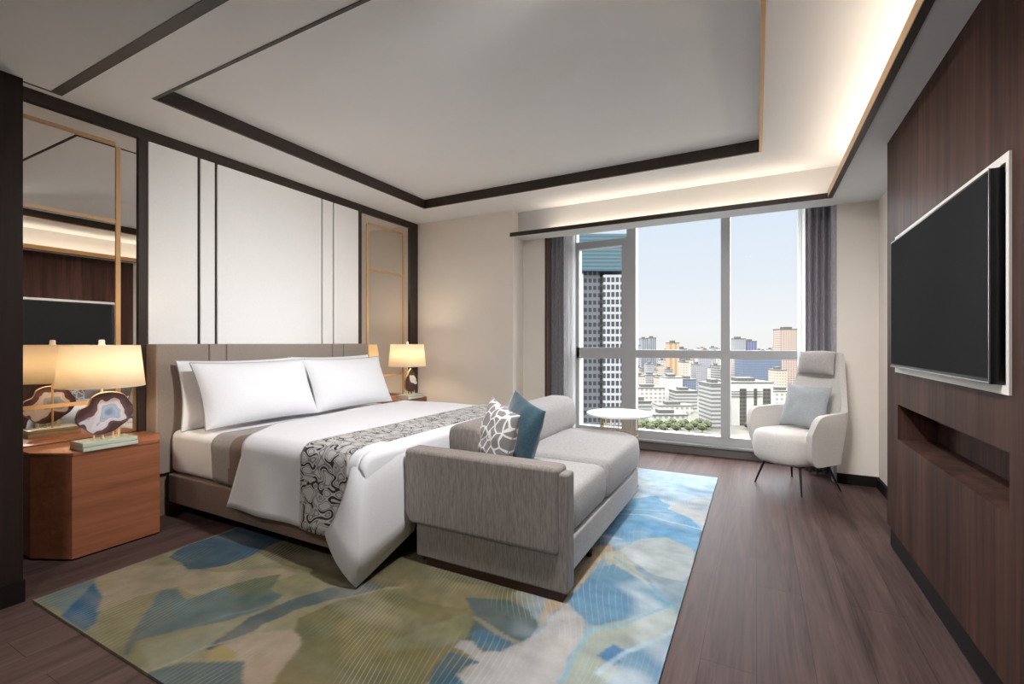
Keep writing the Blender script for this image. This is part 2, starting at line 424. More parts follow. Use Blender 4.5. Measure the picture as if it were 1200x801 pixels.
box(bm, .683, .86, ry0, ry1, rz1-w, rz1); box(bm, .683, .86, ry0, ry1, rz0, rz0+w); box(bm, .683, .86, ry0, ry0+w*.7, rz0+w, rz1-w); box(bm, .683, .86, ry1-w*.7, ry1, rz0+w, rz1-w)
struct('trim_12', bm, M['white'])
struct('trim_13', B(.84, .861, ry0+.02, ry1-.02, rz0+w, rz1-w), M['recess'])
bm = bmesh.new(); a = .004
box(bm, .72, .84, ry0+.0196, ry0+.024, rz0+w, rz1-w); box(bm, .72, .84, ry0+.024, ry1-.024, rz0+w, rz0+w+a); box(bm, .72, .84, ry0+.024, ry1-.024, rz1-w-a, rz1-w); struct('trim_14', bm, M['recess'])

# ------------------------------------------------------------------ window
bm = bmesh.new(); y0, y1 = 5.40, 5.50
wx0, wx1 = -2.02, .56
box(bm, wx0, wx1, y0, y1, .115, .205); box(bm, wx0, wx1, y0, y1, 2.58, ZC)
box(bm, wx0, -1.955, y0, y1, .205, 2.58); box(bm, .40, wx1, y0, y1, .205, 2.58)
box(bm, -1.335, -1.23, y0-.02, y1, .205, 2.58); box(bm, -.337, -.246, y0-.02, y1, .205, 2.58)
box(bm, -1.23, -.337, y0, y1, 1.035, 1.125); box(bm, -.246, .40, y0, y1, 1.035, 1.125); box(bm, -1.955, -1.335, y0, y1, 1.02, 1.15)
box(bm, -1.955, -1.335, y0, y1, 2.345, 2.43); box(bm, -1.395, -1.335, y0-.015, y1, .205, 2.345); box(bm, -1.955, -1.92, y0, y1, .205, 2.345)
win = struct('window_1', bm, M['alu'])
for (a, b, c, d) in ((-1.92,-1.395,1.15,2.345),(-1.92,-1.395,.205,1.02),(-1.955,-1.335,2.43,2.58),(-1.23,-.337,1.125,2.58),(-1.23,-.337,.205,1.035),(-.246,.40,1.125,2.58),(-.246,.40,.205,1.035)):
    finish(B(a, b, 5.452, 5.458, c, d), 'pane', M['pane'], win)
bm = bmesh.new(); box(bm, wx0-.2, .9, 5.335, 5.52, .088, .115, .004, 2); struct('trim_15', bm, M['alu2'])
struct('baseboard_front.001', B(-2.41, .9, 5.36, 5.6, 0, .088), M['sillboard'])

# ------------------------------------------------------------------ curtains
def curtain(name, label, x0, x1, y, folds, amp, m, zt=2.60, zb=.02):
    n = folds*10; P = []
    for i in range(n+1):
        s = i/n; row = []
        for j in range(9):
            z = zb+(zt-zb)*j/8; k = 1-.15*(j/8)
            row.append(Vector((x0+(x1-x0)*s + .010*math.sin(s*folds*4*PI+.6), y+amp*k*math.sin(s*folds*2*PI)+.006*nz((s*9, z, 1)), z)))
        P.append(row)
    bm = bmesh.new(); grid(bm, P); o = finish(bm, name, m, None, 60)
    if m is not M['sheer']: solid(o, .004)
    return tag(o, label, 'curtain')
curtain('curtain', 'dark grey pleated curtain at the left side of the window beside the tall tower view', -2.20, -1.955, 5.06, 5, .05, M['curtain'])
curtain('curtain', 'dark grey pleated curtain at the right side of the window behind the armchair', .395, .66, 5.06, 5, .05, M['curtain'])
curtain('sheer_curtain', 'narrow white sheer gathered beside the left dark curtain', -2.12, -1.925, 5.27, 4, .03, M['sheer'])
curtain('sheer_curtain', 'narrow white sheer gathered beside the right dark curtain', .345, .56, 5.27, 4, .03, M['sheer'])

# ------------------------------------------------------------------ bed wall panels and mirrors
pan = [(1.682,2.008,'white upholstered wall panel at the left end above the headboard beside the tall left mirror'),
       (2.026,2.135,'narrow white upholstered wall strip above the headboard, left one of the two'),
       (2.152,3.142,'broad white upholstered wall panel centred above the headboard'),
       (3.154,3.281,'narrow white upholstered wall strip above the headboard, right one of the two'),
       (3.293,3.617,'white upholstered wall panel at the right end above the headboard beside the right mirror')]
for a, b, lb in pan:
    o = finish(B(-3.776, -3.757, a+.0015, b-.0015, .9, 2.612, .005, 2), 'wall_panel', M['leather_white'], None, 40)
    tag(wn(o), lb, 'wall panel', 'white panels above the headboard')
def mirror(y0, y1, label, vy, hy):
    t = thing('wall_mirror', label, 'mirror', (-3.79, (y0+y1)/2, .02)); cy = (y0+y1)/2
    finish(B(-.008, .010, y0-cy+.002, y1-cy-.002, 0, 2.593), 'mirror_glass', M['mirror'], t)
    bm = bmesh.new()
    for a, b in vy: box(bm, .010, .017, a-cy, b-cy, 0, 2.49)
    for a, b, z in hy: box(bm, .010, .017, a-cy, b-cy, z-.031, z-.008)
    finish(bm, 'brass_frame', M['brass'], t)
    return t
mirror(.852, 1.629, 'tall wall mirror with brass bars at the left behind the blue agate lamp', [(1.504, 1.530)], [(.86,1.502,2.525),(.86,1.502,2.01),(.86,1.502,.82)])
mirror(3.664, 4.459, 'tall wall mirror with brass bars in the far corner right of the headboard', [(3.752,3.782),(4.34,4.362)], [(3.782,4.34,2.515),(3.782,4.34,2.01),(3.782,4.34,.83)])

# ------------------------------------------------------------------ bed
bed = thing('bed', 'large upholstered bed with taupe headboard against the white wall panels', 'bed', (-2.7, 2.65, 0))
bx, by = -2.7, 2.65
bm = bmesh.new()
edges = [1.664, 2.012, 2.140, 3.148, 3.286, 3.617]
for a, b in zip(edges, edges[1:]): box(bm, -3.756-bx, -3.615-bx, a-by+.002, b-by-.002, .30, 1.195, .010, 3)
wn(finish(bm, 'headboard', M['headboard'], bed, 40))
finish(B(-3.774-bx, -3.66-bx, 1.69-by, 3.60-by, .0, .297, .006, 2), 'headboard_shade_strip', M['framefab'], bed, 40)  # brown strip added to stand in for shade low on the headboard
wn(finish(B(-3.614-bx, -1.80-bx, 1.735-by, 3.565-by, .10, .30, .015, 3), 'bed_frame', M['framefab'], bed, 40))
finish(B(-3.5-bx, -1.95-bx, 2.0-by, 3.3-by, .0125, .10), 'plinth', M['skirt'], bed)
o = finish(B(-3.612-bx, -1.80-bx, 1.745-by, 3.555-by, .301, .597, .05, 5), 'mattress', M['linen'], bed, 50); wn(o)

# cross-section of what is draped over the mattress: arc-length path from near hem over the top to the far hem
def cross(off, hem, top=.60, yn=1.745, yf=3.555, r=.075, n1=10, n2=34):
    pts = []
    a = yn-off; b = yf+off; zt = top+off; R = r
    for k in range(n1): pts.append((a, hem+(zt-R-hem)*k/n1))
    for k in range(9): th = PI-PI/2*k/8; pts.append((a+R+R*math.cos(th), zt-R+R*math.sin(th)))
    for k in range(1, n2): pts.append((a+R+(b-a-2*R)*k/n2, zt))
    for k in range(9): th = PI/2-PI/2*k/8; pts.append((b-R+R*math.cos(th), zt-R+R*math.sin(th)))
    for k in range(1, n1+1): pts.append((b, zt-R-(zt-R-hem)*k/n1))
    return pts
def arclen(pts):
    s = [0]
    for p, q in zip(pts, pts[1:]): s.append(s[-1]+math.hypot(q[0]-p[0], q[1]-p[1]))
    return s
def draped(x0f, x1f, pts, nx, puff=0.0, seedv=0.0, flare=0.0):
    P = []
    S = arclen(pts); L = S[-1]
    for i in range(nx+1):
        row = []
        for j, (y, z) in enumerate(pts):
            x0 = x0f(y, z); x1 = x1f(y, z); x = x0+(x1-x0)*i/nx
            n = nz((x*2.2+seedv, S[j]*2.2, seedv), 1.0)
            top = min(1, max(0, (z-.5)/.1))
            dz = puff*n*top; dy = 0.0
            if z < .52:
                hang = (.56-z)/.36; sgn = -1 if y < 2.6 else 1
                dy = sgn*(flare*hang + .010*hang*math.sin(x*13+seedv) + puff*.6*n)
            row.append(Vector((x, y+dy, z+dz)))
        P.append(row)
    return P, S
# blanket: grey with a brown band, tucked close to the mattress
pts = cross(.007, .315, n1=6)
P, S = draped(lambda y, z: -3.10+.05*(.6-z), lambda y, z: -2.60, pts, 25, 0.0)
bm = bmesh.new(); grid(bm, P)
for f in bm.faces: f.material_index = 1 if f.calc_center_median().x > -2.905 else 0
o = finish(bm, 'blanket', None, None, 60, [M['blanketgrey'], M['blanketbrown']]); solid(o, .006, 1.0)
tag(o, 'folded grey blanket with brown band showing between sheet and white duvet', 'blanket')
# duvet
def headedge(y, z):
    if z < .53: return -2.72-.14*((.53-z)/.33)
    return -2.72-.20*min(1, max(0, (y-1.76)/.30))-.12*min(1, max(0, (y-2.0)/1.0))
pts = cross(.040, .205)
P, S = draped(headedge, lambda y, z: -1.765, pts, 44, .007, 3.0, .012)
# rounded fold along the head-side edge, then the foot drop
bm = bmesh.new(); grid(bm, P)
tops = [r for r in P[-1]]
F = []
js = [j for j, (y, z) in enumerate(pts) if z > .56]
for q in range(9):
    row = []
    for j in js:
        p = P[-1][j]
        if q <= 4: th = PI/2*q/4; row.append(Vector((p.x+.034*math.sin(th), p.y, p.z-.034*(1-math.cos(th)))))
        else: row.append(Vector((p.x+.034, p.y, p.z-.034-.08*(q-4))))
    F.append(row)
grid(bm, F)
# corner cone hanging below the near foot corner
Lc = [(-1.835,1.93,.652), (-1.832,1.80,.648), (-1.822,1.725,.610), (-1.815,1.688,.52), (-1.840,1.668,.41), (-1.88,1.655,.31), (-1.935,1.645,.235)]
Cc = [(-1.785,1.93,.650), (-1.765,1.79,.640), (-1.738,1.728,.590), (-1.724,1.690,.47), (-1.718,1.668,.33), (-1.716,1.650,.18), (-1.716,1.632,.022)]
Rc = [(-1.765,2.16,.648), (-1.742,2.14,.635), (-1.724,2.12,.590), (-1.716,2.10,.48), (-1.713,2.085,.36), (-1.712,2.07,.25), (-1.711,2.055,.150)]
K = []
for a, c, b in zip(Lc, Cc, Rc):
    a, c, b = Vector(a), Vector(c), Vector(b); row = []
    for k in range(8):
        p = a.lerp(c, k/7); p.y -= .022*math.sin(PI*k/7)*min(1, max(0, (.66-p.z)/.15)); row.append(p)
    for k in range(1, 8):
        p = c.lerp(b, k/7); p.x -= .0; row.append(p)
    K.append(row)
grid(bm, K)
o = finish(bm, 'duvet', M['linen'], None, 60); solid(o, .018, 0.0)
tag(o, 'white duvet draped over the bed with a pointed corner hanging to the rug', 'duvet')
# runner
pts = cross(.054, .207)
P, S = draped(lambda y, z: -2.185, lambda y, z: -1.83, pts, 18, .007, 3.0, .014)
bm = bmesh.new(); grid(bm, P, uvf=lambda i, j: (P[i][j].x, S[j]))
o = finish(bm, 'bed_runner', M['runner'], None, 60); solid(o, .005, 0.0)
tag(o, 'grey bed runner with black squiggle pattern lying across the foot of the bed', 'bed runner')

# ------------------------------------------------------------------ pillows
def pillow_bm(w, h, t, pinch=.055, n=26, seedv=0.0, wr=.006, flange=0.0, uv=True):
    bm = bmesh.new()
    def side(sg):
        P = []
        for i in range(n+1):
            u = -1+2*i/n; row = []
            for j in range(n+1):
                v = -1+2*j/n
                x = w/2*u*(1-pinch*(1-v*v)); y = h/2*v*(1-pinch*1.2*(1-u*u))
                lim = 1-flange
                uu = min(1, abs(u)/lim) if flange else abs(u); vv = min(1, abs(v)/lim) if flange else abs(v)
                f = max(0, (1-uu**2.4)*(1-vv**2.4))**.55
                zz = sg*(t/2*f+.003) + wr*nz((u*2.3+seedv, v*2.3, sg*2+seedv))*f**.5
                # sag: fuller at the bottom
                zz *= 1-.16*v
                row.append(Vector((x, y, zz)))
            P.append(row)
        return P
    A = side(1); Bk = side(-1)
    uvf = (lambda i, j: (i/n*w, j/n*h)) if uv else None
    va = grid(bm, A, uvf=uvf); vb = grid(bm, Bk, uvf=uvf)
    uvl = bm.loops.layers.uv.verify()
    rim = [(i, 0) for i in range(n)]+[(n, j) for j in range(n)]+[(i, n) for i in range(n, 0, -1)]+[(0, j) for j in range(n, 0, -1)]
    for (a, b) in zip(rim, rim[1:]+rim[:1]):
        bm.faces.new((va[a[0]][a[1]], va[b[0]][b[1]], vb[b[0]][b[1]], vb[a[0]][a[1]]))
    return bm, [A[i][j]*.5+Bk[i][j]*.5 for i, j in rim]
def basis(o, c, right, up):
    r = Vector(right).normalized(); u = Vector(up); u = (u-r*u.dot(r)).normalized(); n = r.cross(u)
    m = Matrix((r, u, n)).transposed().to_4x4(); m.translation = Vector(c); o.matrix_world = m
def loop_tube(bm, pts, r, n=6):
    P = []
    m = len(pts)
    for k, p in enumerate(pts):
        d = (pts[(k+1) % m]-pts[k-1]).normalized(); a = Vector((0,0,1)); b = d.cross(a)
        P.append([p+(a*math.cos(2*PI*q/n)+b*math.sin(2*PI*q/n))*r for q in range(n)])
    P.append(P[0]); grid(bm, P, closed_v=True)
def pillow(name, label, cat, m, c, right, up, w, h, t, pip=None, group=None, flange=0.0, seedv=0.0, pinch=.055, wr=.006):
    T = thing(name, label, cat, group=group); basis(T, c, right, up)
    bm, rim = pillow_bm(w, h, t, pinch, 26, seedv, wr, flange)
    finish(bm, 'pillow_cover', m, T, 70)
    if pip:
        bm = bmesh.new()
        rr = [Vector((p.x*(1-flange*.8), p.y*(1-flange*1.1), t*.02+.010)) for p in rim]
        loop_tube(bm, rim, .0042)
        finish(bm, 'piping', pip, T, 60)
    return T
R = (0, 1, 0)
def lean(dx, dz=1): return (dx, 0, dz)
PW, PH = .90, .46
pillow('bed_pillow', 'white bed pillow with grey piping behind the front pillow on the left side', 'pillow', M['linen'], (-3.512, 2.215, .838), R, lean(-.13), PW+.03, .49, .12, M['piping'], 'bed pillows', seedv=1)
pillow('bed_pillow', 'white bed pillow with grey piping behind the front pillow on the right side', 'pillow', M['linen'], (-3.512, 3.075, .842), R, lean(-.13), PW+.03, .49, .12, M['piping'], 'bed pillows', seedv=2)
pillow('bed_pillow', 'large white bed pillow in front on the left side of the bed', 'pillow', M['linen'], (-3.31, 2.215, .845), R, lean(-.42), PW, .48, .19, M['piping'], 'bed pillows', seedv=3)
pillow('bed_pillow', 'large white bed pillow in front on the right side of the bed', 'pillow', M['linen'], (-3.31, 3.09, .845), R, lean(-.42), PW, .48, .19, M['piping'], 'bed pillows', seedv=4)

# ------------------------------------------------------------------ nightstands
def nightstand(y0, label):
    t = thing('nightstand', label, 'nightstand', (-3.54, y0, 0))
    fx = .213; bxk = -.215; hw = .209; ow = .318; cx = -.012
    outer = [(fx, -hw), (fx, hw), (cx, ow), (bxk, ow), (bxk, -ow), (cx, -ow)]
    inner = [(fx-.004, -hw-.003), (fx-.004, hw+.003), (cx, ow-.004), (bxk, ow-.004), (bxk, -ow+.004), (cx, -ow+.004)]
    bm = bmesh.new(); prism(bm, inner, .012, .574); finish(bm, 'cabinet_body', M['nswood'], t)
    bm = bmesh.new(); prism(bm, outer, .576, .594)
    es = bm.edges[:]; bmesh.ops.bevel(bm, geom=es, offset=.002, segments=2, profile=.5, affect='EDGES')
    finish(bm, 'tabletop', M['nswood'], t, 40)
    bm = bmesh.new(); prism(bm, [(x*.94, y*.95) for x, y in outer], 0, .012); finish(bm, 'plinth', M['skirt'], t)
    return t
nightstand(1.342, 'reddish wood nightstand with angled corners left of the bed')
nightstand(4.02, 'reddish wood nightstand in the far corner behind the bed')

# ------------------------------------------------------------------ lamps
def lamp(y, label, am, outline, z0, kz):
    x = -3.405
    t = thing('table_lamp', label, 'lamp', (x, y, .5945))
    bm = bmesh.new(); box(bm, -.075, .095, -.130, .130, 0, .021, .002, 2); box(bm, -.070, .090, -.130, .130, .024, .047, .002, 2); finish(bm, 'lamp_base', M['green_glass'], t, 40)
    bm = bmesh.new(); box(bm, -.060, .080, -.120, .120, .021, .024)
    finish(bm, 'base_spacer', M['gold'], t)
    for py in (-.055, -.015, .035, .06)[:4]:
        bm = bmesh.new(); lathe(bm, [(.009, .047), (.009, .052), (.005, .055), (.005, .085), (.008, .088), (.008, .094), (.005, .097), (.005, .115)], 12, .02, py); finish(bm, 'support_pin', M['gold'], t, 40)
    n = len(outline)
    bm = bmesh.new(); N = 72
    pts = []
    for k in range(N):
        s = k/N*n; i = int(s); f = s-i
        p0, p1, p2, p3 = [outline[(i+q-1) % n] for q in range(4)]
        def cr(a, b, c, d): return .5*((2*b)+(-a+c)*f+(2*a-5*b+4*c-d)*f*f+(-a+3*b-3*c+d)*f**3)
        yy = cr(p0[0], p1[0], p2[0], p3[0]); zz = cr(p0[1], p1[1], p2[1], p3[1]); j = 1+.02*nz((yy*40, zz*40, 3))
        pts.append((yy*j, zz*j))
    fr = [bm.verts.new((.012, a*.985, b*.985)) for a, b in pts]; bk = [bm.verts.new((-.012, a*.985, b*.985)) for a, b in pts]
    bm.faces.new(fr); bm.faces.new(bk[::-1])
    o = finish(bm, 'agate_slice', am, t); o.location = (.02, 0, z0)
    bm = bmesh.new()
    m1 = [bm.verts.new((.011, a*.985, b*.985)) for a, b in pts]; m2 = [bm.verts.new((0, a*1.02, b*1.02)) for a, b in pts]; m3 = [bm.verts.new((-.011, a*.985, b*.985)) for a, b in pts]
    for A, Bq in ((m1, m2), (m2, m3)):
        for k in range(N): bm.faces.new((A[k], A[(k+1) % N], Bq[(k+1) % N], Bq[k]))
    o2 = finish(bm, 'agate_rim', M['rim'], o, 60)
    bm = bmesh.new(); tube(bm, (-.03, 0, .047), (-.03, 0, .40), .006); finish(bm, 'stem', M['gold'], t, 60)
    # shade: slightly tapered drum, open at both ends
    bm = bmesh.new(); lathe(bm, [(.203, .352), (.179, .592)], 64, -.03, 0, cap=False)
    o = finish(bm, 'lamp_shade', M['shade'], t, 60); solid(o, .003)
    for RR, zz in ((.203, .352), (.179, .592)): bm = bmesh.new(); ring(bm, RR, .003, zz, 64, 6, -.03); finish(bm, 'shade_hem', M['shade'], t, 60)
    bm = bmesh.new(); lathe(bm, [(.016, .585), (.018, .595), (.014, .608), (.016, .614), (.013, .626), (.004, .628)], 16, -.03); finish(bm, 'finial', M['tabletop'], t, 50)
    bm = bmesh.new()
    for k in range(3): tube(bm, (-.03, 0, .585), (-.03+.178*math.cos(2*PI*k/3+.4), .178*math.sin(2*PI*k/3+.4), .585), .002, n=6)
    finish(bm, 'shade_spider', M['gold'], t)
    ld = bpy.data.lights.new('lamp_bulb', 'POINT'); ld.energy = LAMP_W; ld.shadow_soft_size = .05; ld.color = (1.0, .82, .58)
    lo = bpy.data.objects.new('lamp_bulb', ld); COL.objects.link(lo); lo.parent = t; lo.location = (-.03, 0, .475)
    return t
LAMP_W = 5.5
ol1 = [(-.135,-.035),(-.125,.03),(-.085,.055),(-.06,.105),(.0,.125),(.075,.11),(.115,.06),(.135,.015),(.115,-.045),(.07,-.085),(.02,-.115),(-.05,-.12),(-.09,-.085)]
lamp(1.30, 'lit table lamp with blue centred agate slice on the left nightstand', M['agate'], ol1, .195, 1)
ol2 = [(-.10,-.05),(-.09,.02),(-.05,.08),(-.005,.13),(.045,.10),(.08,.04),(.10,-.03),(.085,-.09),(.03,-.12),(-.04,-.12),(-.085,-.09)]
lamp(4.02, 'lit table lamp with white centred agate slice in the far corner', M['agate2'], ol2, .195, 1)

# ------------------------------------------------------------------ rug
def make_rug():
    X0, X1, Y0, Y1 = -2.968, -.305, .868, 4.485
    step = .0085
    nx = int((X1-X0)/step); ny = int((Y1-Y0)/step)
    gx = np.linspace(X0, X1, nx+1); gy = np.linspace(Y0, Y1, ny+1)
    GX, GY = np.meshgrid(gx, gy, indexing='ij')
    def fbm(x, y, f, s):
        out = np.zeros_like(x)
        rng = np.random.RandomState(s)
        for k in range(5):
            a, b, p = rng.randn(3); q = f*(1.55**k)
            out += np.sin(x*a*q+y*b*q+p*6+1.3*np.sin(y*q*.9+p*3))/(1.35**k)
        return out/2.6
    wx = GX+.020*fbm(GX, GY, 6, 1); wy = GY+.020*fbm(GX, GY, 6, 2)
    def L(c): return np.array(lin(c)[:3])
    # large grounds: sand and olive on the entry side, blues towards the window
    t = np.clip((GX+1.05+.25*fbm(GX, GY, 1.5, 4))/.25, 0, 1)[..., None]
    n1 = np.clip(.5+.5*fbm(GX, GY, 3.4, 5), 0, 1)[..., None]; n2 = np.clip(.5+.5*fbm(GX, GY, 4.1, 6), 0, 1)[..., None]
    left = L((172,158,128))*(1-n1)+L((150,146,104))*n1
    right = L((118,150,172))*(1-n2)+L((150,168,176))*n2
    C = left*(1-t)+right*t
    def poly(pts, col, mott=0.0, col2=None, s=9):
        P = [floorpt(*p) for p in pts]
        ins = np.zeros(GX.shape, bool); m = len(P)
        for k in range(m):
            (xa, ya), (xb, yb) = P[k], P[(k+1) % m]
            c = ((ya > wy) != (yb > wy)) & (wx < (xb-xa)*(wy-ya)/((yb-ya) if abs(yb-ya) > 1e-9 else 1e-9)+xa)
            ins ^= c
        col = L(col)[None, None, :]*np.ones(GX.shape+(1,))
        if col2 is not None:
            q = np.clip(.5+.6*fbm(GX, GY, 6, s), 0, 1)[..., None]; col = col*(1-q)+L(col2)*q
        C[ins] = col[ins]
    # --- entry side
    poly([(290,616),(480,612),(600,640),(640,690),(560,700),(480,690),(420,690),(340,668),(300,650)], (112,106,82), 0, (142,132,96), 3)
    poly([(42,705),(116,677),(112,690),(90,712),(76,722)], (128,146,142))
    poly([(70,724),(92,700),(120,680),(121,712),(110,732),(92,746)], (54,108,146), 0, (70,120,150))
    poly([(113,680),(150,664),(215,664),(260,672),(330,668),(350,676),(300,690),(225,700),(205,690),(160,702),(113,720)], (186,168,142), 0, (176,160,126), 11)
    poly([(200,655),(222,640),(292,616),(335,632),(300,650),(262,664),(225,668),(212,662)], (66,98,124), 0, (92,114,124), 12)
    poly([(172,716),(187,695),(205,692),(216,706),(262,690),(312,690),(330,700),(312,714),(268,730),(205,742),(158,754),(150,775),(146,770),(150,752),(158,737)], (98,126,130), 0, (118,134,130), 13)
    poly([(262,690),(300,680),(330,676),(312,700),(270,704)], (122,128,100))
    poly([(160,757),(230,742),(300,726),(330,722),(300,745),(240,762),(180,788)], (168,162,124), 0, (150,156,136), 14)
    poly([(296,724),(340,706),(385,690),(440,686),(452,692),(400,704),(345,717),(318,730),(240,768),(236,764)], (84,102,108), 0, (104,118,118), 15)
    poly([(345,728),(400,706),(450,694),(530,684),(600,694),(625,735),(570,770),(520,785),(480,815),(300,825),(338,780)], (158,140,86), 0, (112,116,84), 16)
    poly([(470,688),(520,680),(590,690),(600,706),(540,716),(490,706)], (150,136,96))
    poly([(460,770),(520,760),(560,745),(545,720),(500,735),(440,760)], (124,132,104), 0, (142,140,98), 17)
    poly([(262,760),(300,745),(340,741),(354,750),(344,772),(318,806),(262,806),(276,784)], (190,168,144), 0, (180,160,132), 18)
    poly([(240,768),(262,760),(280,770),(276,784),(250,782)], (178,160,104))
    poly([(172,792),(215,778),(286,778),(288,806),(225,820),(190,806)], (104,118,118), 0, (122,130,122), 19)
    poly([(548,702),(598,705),(624,720),(632,730),(626,744),(610,757),(592,767),(568,764),(550,750),(556,730)], (92,110,112), 0, (110,118,112), 20)
    poly([(552,745),(566,738),(592,748),(604,757),(590,766),(566,763)], (86,124,146))
    poly([(500,806),(512,780),(530,766),(566,781),(546,796),(556,815),(505,815)], (52,100,124), 0, (84,122,124), 21)
    poly([(632,735),(650,717),(662,716),(668,700),(720,640),(640,640),(640,700)], (184,160,130))
    poly([(533,760),(541,752),(556,754),(568,768),(596,767),(628,745),(650,722),(672,706),(688,722),(684,748),(664,772),(648,815),(556,815),(538,792),(548,786),(566,781)], (180,176,172), 0, (168,168,168), 22)
    # --- window side
    poly([(700,600),(747,545),(845,556),(826,625),(790,610),(770,585)], (186,202,212), 0, (160,190,208), 23)
    poly([(700,618),(722,588),(770,582),(800,604),(822,622),(818,648),(770,634),(716,640)], (104,164,206), 0, (132,180,212), 24)
    poly([(790,590),(832,582),(828,618),(804,608),(784,598)], (192,196,196))
    poly([(726,646),(752,632),(785,632),(812,646),(814,668),(800,684),(770,676),(740,658)], (182,192,196), 0, (170,180,180), 25)
    poly([(704,648),(726,646),(740,660),(768,690),(742,684),(716,668)], (178,178,160))
    poly([(668,706),(690,672),(720,662),(755,684),(786,712),(742,726),(704,738),(690,735)], (94,140,172), 0, (112,154,178), 26)
    poly([(690,738),(742,728),(788,714),(796,736),(752,768),(720,800),(690,815),(650,815),(668,770)], (150,166,164), 0, (160,168,156), 27)
    poly([(742,762),(796,736),(778,815),(700,815)], (96,142,176), 0, (130,164,184), 28)
    poly([(700,768),(720,755),(738,768),(722,784)], (78,126,168))
    # washed tints run through the shapes
    lf = (1-np.clip((GX+.95)/.15, 0, 1))[..., None]
    for col, f, sd, k in (((150,128,72), 5.2, 31, .32), ((84,104,84), 4.4, 32, .3), ((186,170,146), 6.5, 33, .35)):
        q = np.clip(1.5*fbm(GX, GY, f, sd)-.25, 0, 1)[..., None]*k*lf; C[:] = C*(1-q)+L(col)*q
    for col, f, sd, k in (((64,116,160), 5.2, 34, .45), ((214,222,224), 5.6, 35, .5)):
        q = np.clip(1.5*fbm(GX, GY, f, sd)-.3, 0, 1)[..., None]*k*(1-lf); C[:] = C*(1-q)+L(col)*q
    # light vein lines
    def vein(pts, wid, col):
        P = [floorpt(*p) for p in pts]
        for (xa, ya), (xb, yb) in zip(P, P[1:]):
            dx, dy = xb-xa, yb-ya; q = np.clip(((wx-xa)*dx+(wy-ya)*dy)/(dx*dx+dy*dy), 0, 1)
            d = np.hypot(wx-xa-q*dx, wy-ya-q*dy); C[d < wid] = C[d < wid]*.35+L(col)*.65
    vein([(720,655),(760,682),(786,712)], .010, (108,168,196)); vein([(786,712),(730,735),(690,742),(672,765),(655,800)], .008, (112,176,206))
    vein([(790,738),(740,764),(700,790)], .012, (176,206,220)); vein([(712,603),(760,606),(824,624)], .008, (196,220,232))
    vein([(704,628),(730,632)], .010, (190,220,235)); vein([(722,597),(790,602)], .006, (190,215,230))
    vein([(555,726),(600,750),(614,756)], .012, (168,156,132)); vein([(180,788),(240,762),(300,745)], .006, (186,182,160)); vein([(205,742),(270,722),(330,708)], .006, (128,150,152))
    # soften region borders a little
    for _ in range(1):
        C[1:-1, 1:-1] = (C[1:-1, 1:-1]*4+C[:-2, 1:-1]+C[2:, 1:-1]+C[1:-1, :-2]+C[1:-1, 2:])/8
    gr = C.mean(axis=2, keepdims=True); C = C*.85+gr*.15; C *= (RUGK*(.66+.34*np.clip((GX+1.05)/.35, 0, 1)))[..., None]  # entry side darkened in colour to stand in for dimmer light there
    verts = np.zeros(((nx+1)*(ny+1), 3)); cx, cy = (X0+X1)/2, (Y0+Y1)/2
    verts[:, 0] = GX.ravel()-cx; verts[:, 1] = GY.ravel()-cy; verts[:, 2] = .011
    ii, jj = np.meshgrid(np.arange(nx), np.arange(ny), indexing='ij'); k = (ii*(ny+1)+jj).ravel()
    faces = np.stack([k, k+ny+1, k+ny+2, k+1], 1)
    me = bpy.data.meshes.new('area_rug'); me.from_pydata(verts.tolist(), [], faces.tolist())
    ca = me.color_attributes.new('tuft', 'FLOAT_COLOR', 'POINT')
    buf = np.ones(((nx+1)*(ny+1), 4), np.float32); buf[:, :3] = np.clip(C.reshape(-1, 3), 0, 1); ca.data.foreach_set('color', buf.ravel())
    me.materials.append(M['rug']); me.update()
    o = bpy.data.objects.new('area_rug', me); COL.objects.link(o); o.location = (cx, cy, 0)
    solid(o, .0105, -1.0)
    tag(o, 'large rug with blue, olive and sand leaf pattern under the sofa and bed', 'rug')
RUGK = .94
make_rug()

# ------------------------------------------------------------------ sofa
def prism_round(poly, z0, z1, r, seg=3):
    bm = bmesh.new(); prism(bm, poly, z0, z1)
    bmesh.ops.bevel(bm, geom=bm.edges[:], offset=r, segments=seg, profile=.5, affect='EDGES'); return bm
sx, sy = -1.23, 2.8
sofa = thing('sofa', 'grey chaise sofa with one arm standing at the foot of the bed', 'sofa', (sx, sy, .012))
zb = .012
def SB(x0, x1, y0, y1, z0, z1, r=.02, seg=4): return B(x0-sx, x1-sx, y0-sy, y1-sy, z0-zb, z1-zb, r, seg)
# arm: padded panel with a clipped lower corner, on a recessed lower panel
poly = [(-1.70, .285), (-1.665, .228), (-.803, .228), (-.803, .628), (-1.70, .628)]
bm = bmesh.new()
lo = [bm.verts.new((p[0]-sx, 1.962-sy, p[1]-zb)) for p in poly]; hi = [bm.verts.new((p[0]-sx, 2.095-sy, p[1]-zb)) for p in poly]
bm.faces.new(lo); bm.faces.new(hi[::-1])
for k in range(5): bm.faces.new((lo[k], hi[k], hi[(k+1) % 5], lo[(k+1) % 5]))
bmesh.ops.bevel(bm, geom=bm.edges[:], offset=.022, segments=4, profile=.5, affect='EDGES')
wn(finish(bm, 'armrest', M['sofa'], sofa, 50))
bm = SB(-1.635, -.762, 1.985, 2.08, .052, .60, .012, 3); wn(finish(bm, 'arm_panel', M['sofa'], sofa, 50))
finish(SB(-1.57, -.787, 1.99, 2.06, .012, .055, .002, 1), 'plinth', M['plinthwood'], sofa)
